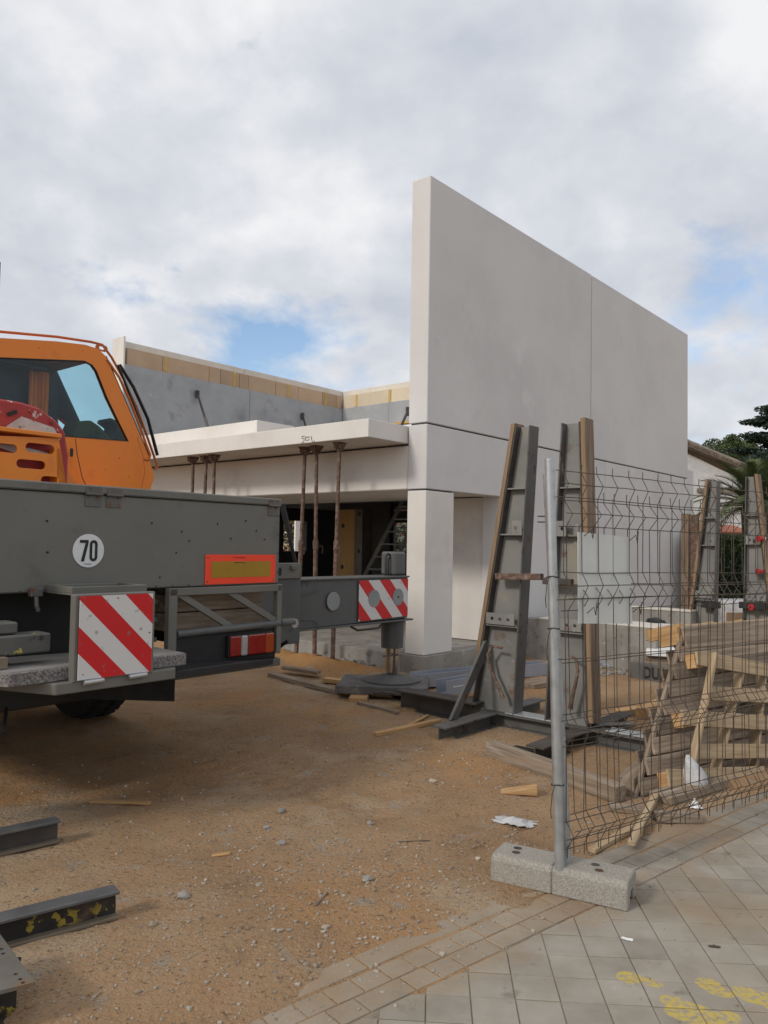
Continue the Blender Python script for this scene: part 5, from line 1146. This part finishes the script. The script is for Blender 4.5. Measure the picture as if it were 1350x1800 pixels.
# perforated plate lying on a block at the left edge
pc = [ON(x_, y_, Vector((0, 0, .17)), Vector((0, 0, 1))) for x_, y_ in [(-190, 1790), (62, 1727), (-2, 1640), (-230, 1690)]]
cen = sum(pc, Vector()) / 4
hp_ = [ON(x_, y_, Vector((0, 0, .17)), Vector((0, 0, 1))) for x_, y_ in [(3, 1669), (6, 1677), (28, 1713), (36, 1722), (41, 1728)]]
fp_ = MB().plate([(p.x - cen.x, p.y - cen.y) for p in pc], [circ(p.x - cen.x, p.y - cen.y, .008, 10) for p in hp_], (0, 0, 0), LX, LY, .012).build('perforated_plate', mat('dusty_plate', [(.105, .095, .08), (.16, .145, .125)], scale=6, rough=.8, metal=.1, bump=.2, spots=[((.20, .12, .06), 5, .6, .75)]), None, loc=(cen.x, cen.y, .16))
tag(fp_, 'grey steel plate with bolt holes at the bottom left corner', 'steel plate')
pb_ = G(15, 1800); o = MB().ibeam((-.6, 0, .078), (.0, 0, .078), .155, .14).build('steel_beam', M_['beam_y'], None, loc=(pb_.x, pb_.y + .05, .0), rz=math.radians(15)); tag(o, 'steel beam end under the perforated plate', 'steel beam', 'steel beam offcuts on the dirt')

# ------------------------------------------------------------------ behind the fence: low walls, pallet goods
lw = thing('low_wall', 'low bare concrete wall jutting from the white building', 'wall', W(0, 0), RZ)
g1_ = AB(G(1100, 1180)); a_w = g1_.x
zr = AB(ON(1100, 1101, W(a_w, 0), dA)).z; bl_ = AB(ON(1040, 1150, W(a_w, 0), dA)).y; br_ = AB(ON(1153, 1150, W(a_w, 0), dA)).y
box('wall_body', M_['plinth'], lw, a_w, a_w + .2, br_, -.05, -.05, zr, .006)
box('wall_cap', M_['leaf_w'], lw, a_w + .005, a_w + .6, br_ + .005, -.3, zr + .002, zr + .02, .004)
a2 = a_w + 1.6; zr2 = AB(ON(1160, 1073, W(a2, 0), dA)).z; br2 = AB(ON(1216, 1080, W(a2, 0), dA)).y
lw2 = thing('low_wall', 'second low concrete wall farther back by the timber post', 'wall', W(0, 0), RZ)
box('wall_body', M_['plinth'], lw2, a2, a2 + .2, br2, -.05, -.05, zr2, .006)
box('wall_cap', M_['leaf_w'], lw2, a2 - .01, a2 + .21, br2, -.05, zr2 + .002, zr2 + .03, .004)
cb = AB(ON(952, 1120, W(2.6, 0), dA)); zt_ = AB(ON(952, 1086, W(2.6, 0), dA)).z
o = box('concrete_block', M_['plinth'], None, 0, .2, -.35, .12, -.02, zt_, .006, loc=W(2.6, cb.y), rz=RZ); tag(o, 'concrete slab standing against the white wall behind the post', 'concrete block')
# grey sack pile
for k, (px, py, lb) in enumerate([(1062, 1172, 'grey crumpled sack left of the lettered beam'), (1078, 1166, 'grey crumpled sack against the low concrete wall')]):
    c = G(px, py); o = MB().stone((0, 0, .05), .20, .45, .18, 2).build('sack', M_['greybag'], None, loc=c, smooth=30); tag(o, lb, 'sack', 'sacks by the low wall')
# lettered steel form beam
d0 = G(1108, 1196); lbm = thing('lettered_beam', 'rusty steel channel with black painted letters behind the fence', 'steel beam', d0, RZ - PI / 2)
MB().sweep([(-.0, 0), (.0 + .10, 0), (.10, .012), (.012, .012), (.012, .21), (.10, .21), (.10, .222), (0, .222)], (1.3, 0, 0), (0, 0, 0)).build('channel', M_['steel'], lbm, .002)
text('letters', 'DUAN', .19, M_['ink'], lbm, Matrix.Translation((.36, .0, .11)) @ Matrix.Rotation(PI / 2, 4, 'X'), .001, .006, sx=.75).location.y = -.003
for o_ in lbm.children: pass
o = MB().hexa([(0, 0, 0), (.55, 0, 0), (.55, .5, 0), (0, .5, 0)], [(0, 0, .07), (.55, 0, .07), (.55, .5, .07), (0, .5, .07)]).build('foam_slab', M_['eps'], None, .008, loc=G(1140, 1192) + Vector((0, .1, .26)), rz=RZ - PI / 2 + .35); tag(o, 'white polystyrene slab on the lettered steel beam', 'foam slab')
o = MB().box(0, .55, .05, .45, 0, .255).build('crate', M_['wood_t'], None, .005, loc=G(1140, 1192) + Vector((0, .12, 0)), rz=RZ - PI / 2 + .35); tag(o, 'low wooden crate under the white polystyrene slab', 'crate')
c = G(1172, 1180); w = MB(); w.stone((0, 0, .30), .30, 1.15, .10, 2); o = w.build('black_bag', M_['blackbag'], None, smooth=35, loc=(c.x, c.y + .4, .03)); tag(o, 'black plastic rubbish bag behind the old pallet', 'bag')
# wrapped pallet near far rack
wp = PT(1290, 1068, 13.0); wp.z = 0
wpt = thing('wrapped_pallet', 'pallet of goods wrapped in clear plastic before the hedge', 'wrapped goods', wp, .2)
zw = ON(1290, 1047, wp, Vector((0, 1, 0))).z
MB().box(-.36, .36, -.3, .3, .13, zw - .06).build('goods', M_['plastic'], wpt, .08, 3, smooth=60)
MB().box(-.34, .34, -.305, .305, .3, zw - .25).build('boxes', M_['wood_p'], wpt, .01)
for x_ in (-.3, 0, .3): MB().box(x_ - .05, x_ + .05, -.3, .3, 0, .128).build('skid', M_['wood_t'], wpt, .004)

# ------------------------------------------------------------------ background: house, trees, palm, hedge
hs = PT(1330, 860, 27.0)
hd = thing('white_house', 'white rendered house with low tiled roof behind the palm', 'house', (0, 0, 0))
yN = Vector((0, 1, 0)); hp0 = Vector((0, 27.0, 0))
def hpt(px, py): return ON(px, py, hp0, yN)
w0, w1, w2 = hpt(1150, 770), hpt(1208, 796), hpt(1335, 846)
ridge = hpt(1150, 762); eave = hpt(1335, 838)
MB().plate([(w0.x, 0), (w2.x - .3, 0), (w2.x - .3, w2.z - .1), (w0.x, w0.z + .02)], [], (0, 27.25, 0), LX, LZ, .25).build('gable_wall', M_['render_w'], hd)
MB().box(w2.x - .55, w2.x - .3, 27.26, 36, 0, w2.z - .15).build('side_wall', M_['render_w'], hd)
rfm = MB().hexa([(ridge.x, 26.6, ridge.z - .06), (eave.x, 26.6, eave.z - .06), (eave.x, 36, eave.z - .06), (ridge.x, 36, ridge.z - .06)], [(ridge.x, 26.6, ridge.z + .02), (eave.x, 26.6, eave.z + .02), (eave.x, 36, eave.z + .02), (ridge.x, 36, ridge.z + .02)]).build('roof', M_['tile'], hd)
tl3 = MB(); rd = Vector((eave.x - ridge.x, 0, eave.z - ridge.z)); n = int(rd.length / .33)
for k in range(n):
    for j in range(9):
        p0 = Vector((ridge.x, 26.62 + j * .23, ridge.z + .05)) + rd * (k / n); p1 = p0 + rd / n * 1.12 + Vector((0, 0, .02))
        tl3.path([p0 + Vector((0, 0, .02)), p1], [.085, .10], 6)
stuff(tl3.build('roof_tiles', M_['tile'], rfm, smooth=50))
MB().box(hpt(1212, 775).x - .25, hpt(1212, 775).x + .12, 28, 28.4, 4.8, hpt(1212, 774).z * 1.02).build('chimney', M_['tile'], hd, .01)
MB().box(hpt(1225, 860).x, w2.x - .3, 26.9, 27.24, hpt(1260, 862).z - .08, hpt(1260, 862).z + .06).build('shadow_line', M_['tile'], hd)  # dark strip across the gable, standing in for a shadow line

def leafcloud(w, c, r, n, ls, rng, sq=(1, 1, 1), tilt=1.0):
    for _ in range(n):
        while True:
            v = Vector((rng.uniform(-1, 1), rng.uniform(-1, 1), rng.uniform(-1, 1)))
            if .25 < v.length < 1: break
        p = Vector(c) + Vector((v.x * r * sq[0], v.y * r * sq[1], v.z * r * sq[2]))
        u = Vector((rng.gauss(0, 1), rng.gauss(0, 1), rng.gauss(0, 1) * tilt)).normalized(); q = u.cross(Vector((rng.gauss(0, 1), rng.gauss(0, 1), rng.gauss(0, 1)))).normalized()
        s_ = ls * rng.uniform(.6, 1.4)
        w.face([p - u * s_, p + q * s_ * .45, p + u * s_, p - q * s_ * .45])
def tree(name, lb, base, h, r, m, seed, nl=14, ln=260, ls=.16, sq=(1, 1, .7), z0=.35):
    R = random.Random(seed); t = thing(name, lb, 'tree', base)
    MB().path([(0, 0, 0), (.1, .05, h * .35), (0, .1, h * .7), (.05, 0, h * .95)], [h * .03, h * .024, h * .014, h * .004], 9).build('trunk', M_['bark'], t, smooth=60)
    w = MB(); lm = MB()
    for k in range(nl):
        zz = h * (z0 + (1 - z0) * (k + .5) / nl); rr = r * (1 - .55 * ((k + .5) / nl)) * R.uniform(.7, 1.1); a = k * 2.4 + R.random()
        c = Vector((rr * .6 * math.cos(a), rr * .6 * math.sin(a), zz)); lm.path([(0, 0, zz - .3 * rr), c * .9 + Vector((0, 0, .1 * zz * 0))], [h * .008, h * .002], 5)
        leafcloud(w, c, rr * .62, ln, ls, R, sq)
    lm.build('limbs', M_['bark'], t); w.build('crown', m, t)
    return t
def gpt(px, d): p = PT(px, 960, d); return Vector((p.x, p.y, 0))
hz_ = lambda py, d: PT(1200, py, d).z
tree('pine_tree', 'light green bushy pine rising behind the tiled roof', gpt(1275, 44), hz_(772, 44), 2.4, M_['pine'], 3, 16, 1100, .07, (1, 1, .8), .45)
tree('pine_tree', 'mid green pine crown between the roof and dark cedar', gpt(1306, 46), hz_(775, 46), 2.2, M_['pine'], 9, 14, 1100, .07, (1, 1, .8), .45)
# cedar with flat tiers
cd = thing('cedar_tree', 'tall dark cedar with flat drooping tiers at right edge', 'tree', gpt(1366, 36))
hc = hz_(724, 36); R = random.Random(5)
MB().path([(0, 0, 0), (.1, 0, hc * .5), (0, 0, hc)], [.35, .24, .05], 9).build('trunk', M_['bark'], cd, smooth=60)
w = MB(); lm = MB()
for k in range(34):
    zz = hc * (.30 + .70 * k / 34); L = 2.9 * (1 - .60 * k / 34) * R.uniform(.7, 1.1); a = k * 2.4
    e = Vector((L * math.cos(a), L * math.sin(a), zz + .35)); lm.path([(0, 0, zz), e * .5 + Vector((0, 0, zz * .5 + .1)), e], [.07, .05, .015], 5)
    for q in range(6): leafcloud(w, Vector((0, 0, zz + .12)).lerp(e, .3 + .14 * q) + Vector((R.uniform(-.25, .25), R.uniform(-.25, .25), 0)), .52, 170, .080, R, (1, 1, .26), .4)
lm.build('limbs', M_['bark'], cd); w.build('crown', M_['cedar'], cd)
# palm
pm0 = gpt(1328, 19.5); zc_ = hz_(893, 19.5)
pm = thing('palm_tree', 'shaggy palm with arching fronds in front of white house', 'palm', pm0)
MB().path([(0, 0, 0), (.03, 0, zc_ * .5), (0, 0, zc_)], [.34, .30, .34], 12).build('trunk', M_['bark'], pm, smooth=60)
R = random.Random(11)
for k in range(46):
    a = k * 2.399; up = .15 + 1.25 * (k / 46); L = R.uniform(1.7, 2.3); w = MB(); pts = []
    for s_ in range(9):
        f = s_ / 8; hx = L * f * math.cos(up * (1 - .1 * f)); hzv = L * math.sin(up) * f - .75 * L * f * f * (1.15 - .55 * up); pts.append(Vector((hx * math.cos(a), hx * math.sin(a), zc_ + hzv)))
    w.path(pts, [.022 - .002 * i for i in range(9)], 5)
    for s_ in range(2, 34):
        f = s_ / 34; i = min(7, int(f * 8)); p = pts[i].lerp(pts[i + 1], f * 8 - i); d = (pts[i + 1] - pts[i]).normalized(); sd = d.cross(Vector((0, 0, 1))).normalized()
        ll = .42 * (math.sin(PI * (f * .85 + .12)) ** .7)
        for sg in (-1, 1):
            tip = p + (sd * sg * .75 + d * .7).normalized() * ll + Vector((0, 0, .10 * ll * (1 if up > .7 else -1.5))); w.face([p - d * .026, tip, p + d * .026])
    w.build('frond', M_['palm'], pm)
# hedge and low red roof
hx0 = gpt(1225, 15.5); hx1 = gpt(1400, 15.5); zh = hz_(940, 15.5); R = random.Random(13)
hg = thing('hedge', 'clipped dark green hedge between the far rack columns', 'hedge', (0, 0, 0))
w = MB()
for _ in range(15000):
    f = R.random(); x_ = hx0.x + (hx1.x - hx0.x) * f; z_ = R.uniform(.0, zh) ; y_ = 15.5 + R.uniform(0, .16) if R.random() < .8 else 15.5 + R.uniform(0, .7)
    if y_ > 15.7: z_ = zh + R.uniform(-.06, .03)
    p = Vector((x_, y_, z_)); u = Vector((R.gauss(0, 1), R.gauss(0, .6), R.gauss(0, 1))).normalized(); q = u.cross(Vector((R.gauss(0, 1), R.gauss(0, 1), R.gauss(0, 1)))).normalized(); s_ = .035 * R.uniform(.6, 1.4)
    w.face([p - u * s_, p + q * s_ * .5, p + u * s_, p - q * s_ * .5])
w.build('foliage', M_['hedge'], hg); MB().box(hx0.x + .05, hx1.x - .05, 15.62, 16.2, 0, zh - .06).build('inner_growth', M_['hedge'], hg)
sp_ = gpt(1283, 22); sh = thing('shed', 'small outbuilding with red tiled roof above the hedge', 'shed', sp_)
zs = hz_(938, 22); MB().box(-.4, .4, 0, 2, 0, zs).build('walls', M_['render_w'], sh); MB().hexa([(-.55, -.3, zs), (.55, -.3, zs), (.55, 2.2, zs), (-.55, 2.2, zs)], [(-.55, -.3, zs + .06), (.55, -.3, zs + .06), (.55, 1.0, zs + .3), (-.55, 1.0, zs + .3)]).build('roof', M_['tile_r'], sh)
tree('pine_tree', 'dark broad pine filling the gap behind the palm fronds', gpt(1345, 31), hz_(800, 31), 2.3, M_['cedar'], 41, 16, 900, .07, (1, 1, .8), .2)
tree('shrub', 'green shrub at the pavement end beside the yellow pallet', gpt(1392, 6.4), 1.0, .42, M_['hedge'], 21, 8, 200, .03, (1, 1, .8), .1)
# growth seen through the unfinished windows
p = W(13.4, 17); tree('autumn_tree', 'yellow brown tree seen through the left window opening', (p.x, p.y, 0), 4.2, 2.4, M_['bush'], 31, 14, 330, .10, (1, 1, .7), .1)
p = W(14.3, 12.2); tree('olive_bush', 'grey green bush seen through the right window opening', (p.x, p.y, 0), 2.6, 1.9, M_['bushg'], 32, 12, 330, .09, (1, 1, .7), .08)
p = W(33, 27.3); rh = thing('brick_house', 'distant red roofed house seen through the right window', 'house', p, RZ)
MB().box(-3, 3, -4, 4, 0, 2.6).build('walls', M_['tile_r'], rh); MB().hexa([(-3.4, -4.4, 2.6), (3.4, -4.4, 2.6), (3.4, 4.4, 2.6), (-3.4, 4.4, 2.6)], [(-.1, -4.4, 4.4), (.1, -4.4, 4.4), (.1, 4.4, 4.4), (-.1, 4.4, 4.4)]).build('roof', M_['tile_r'], rh)
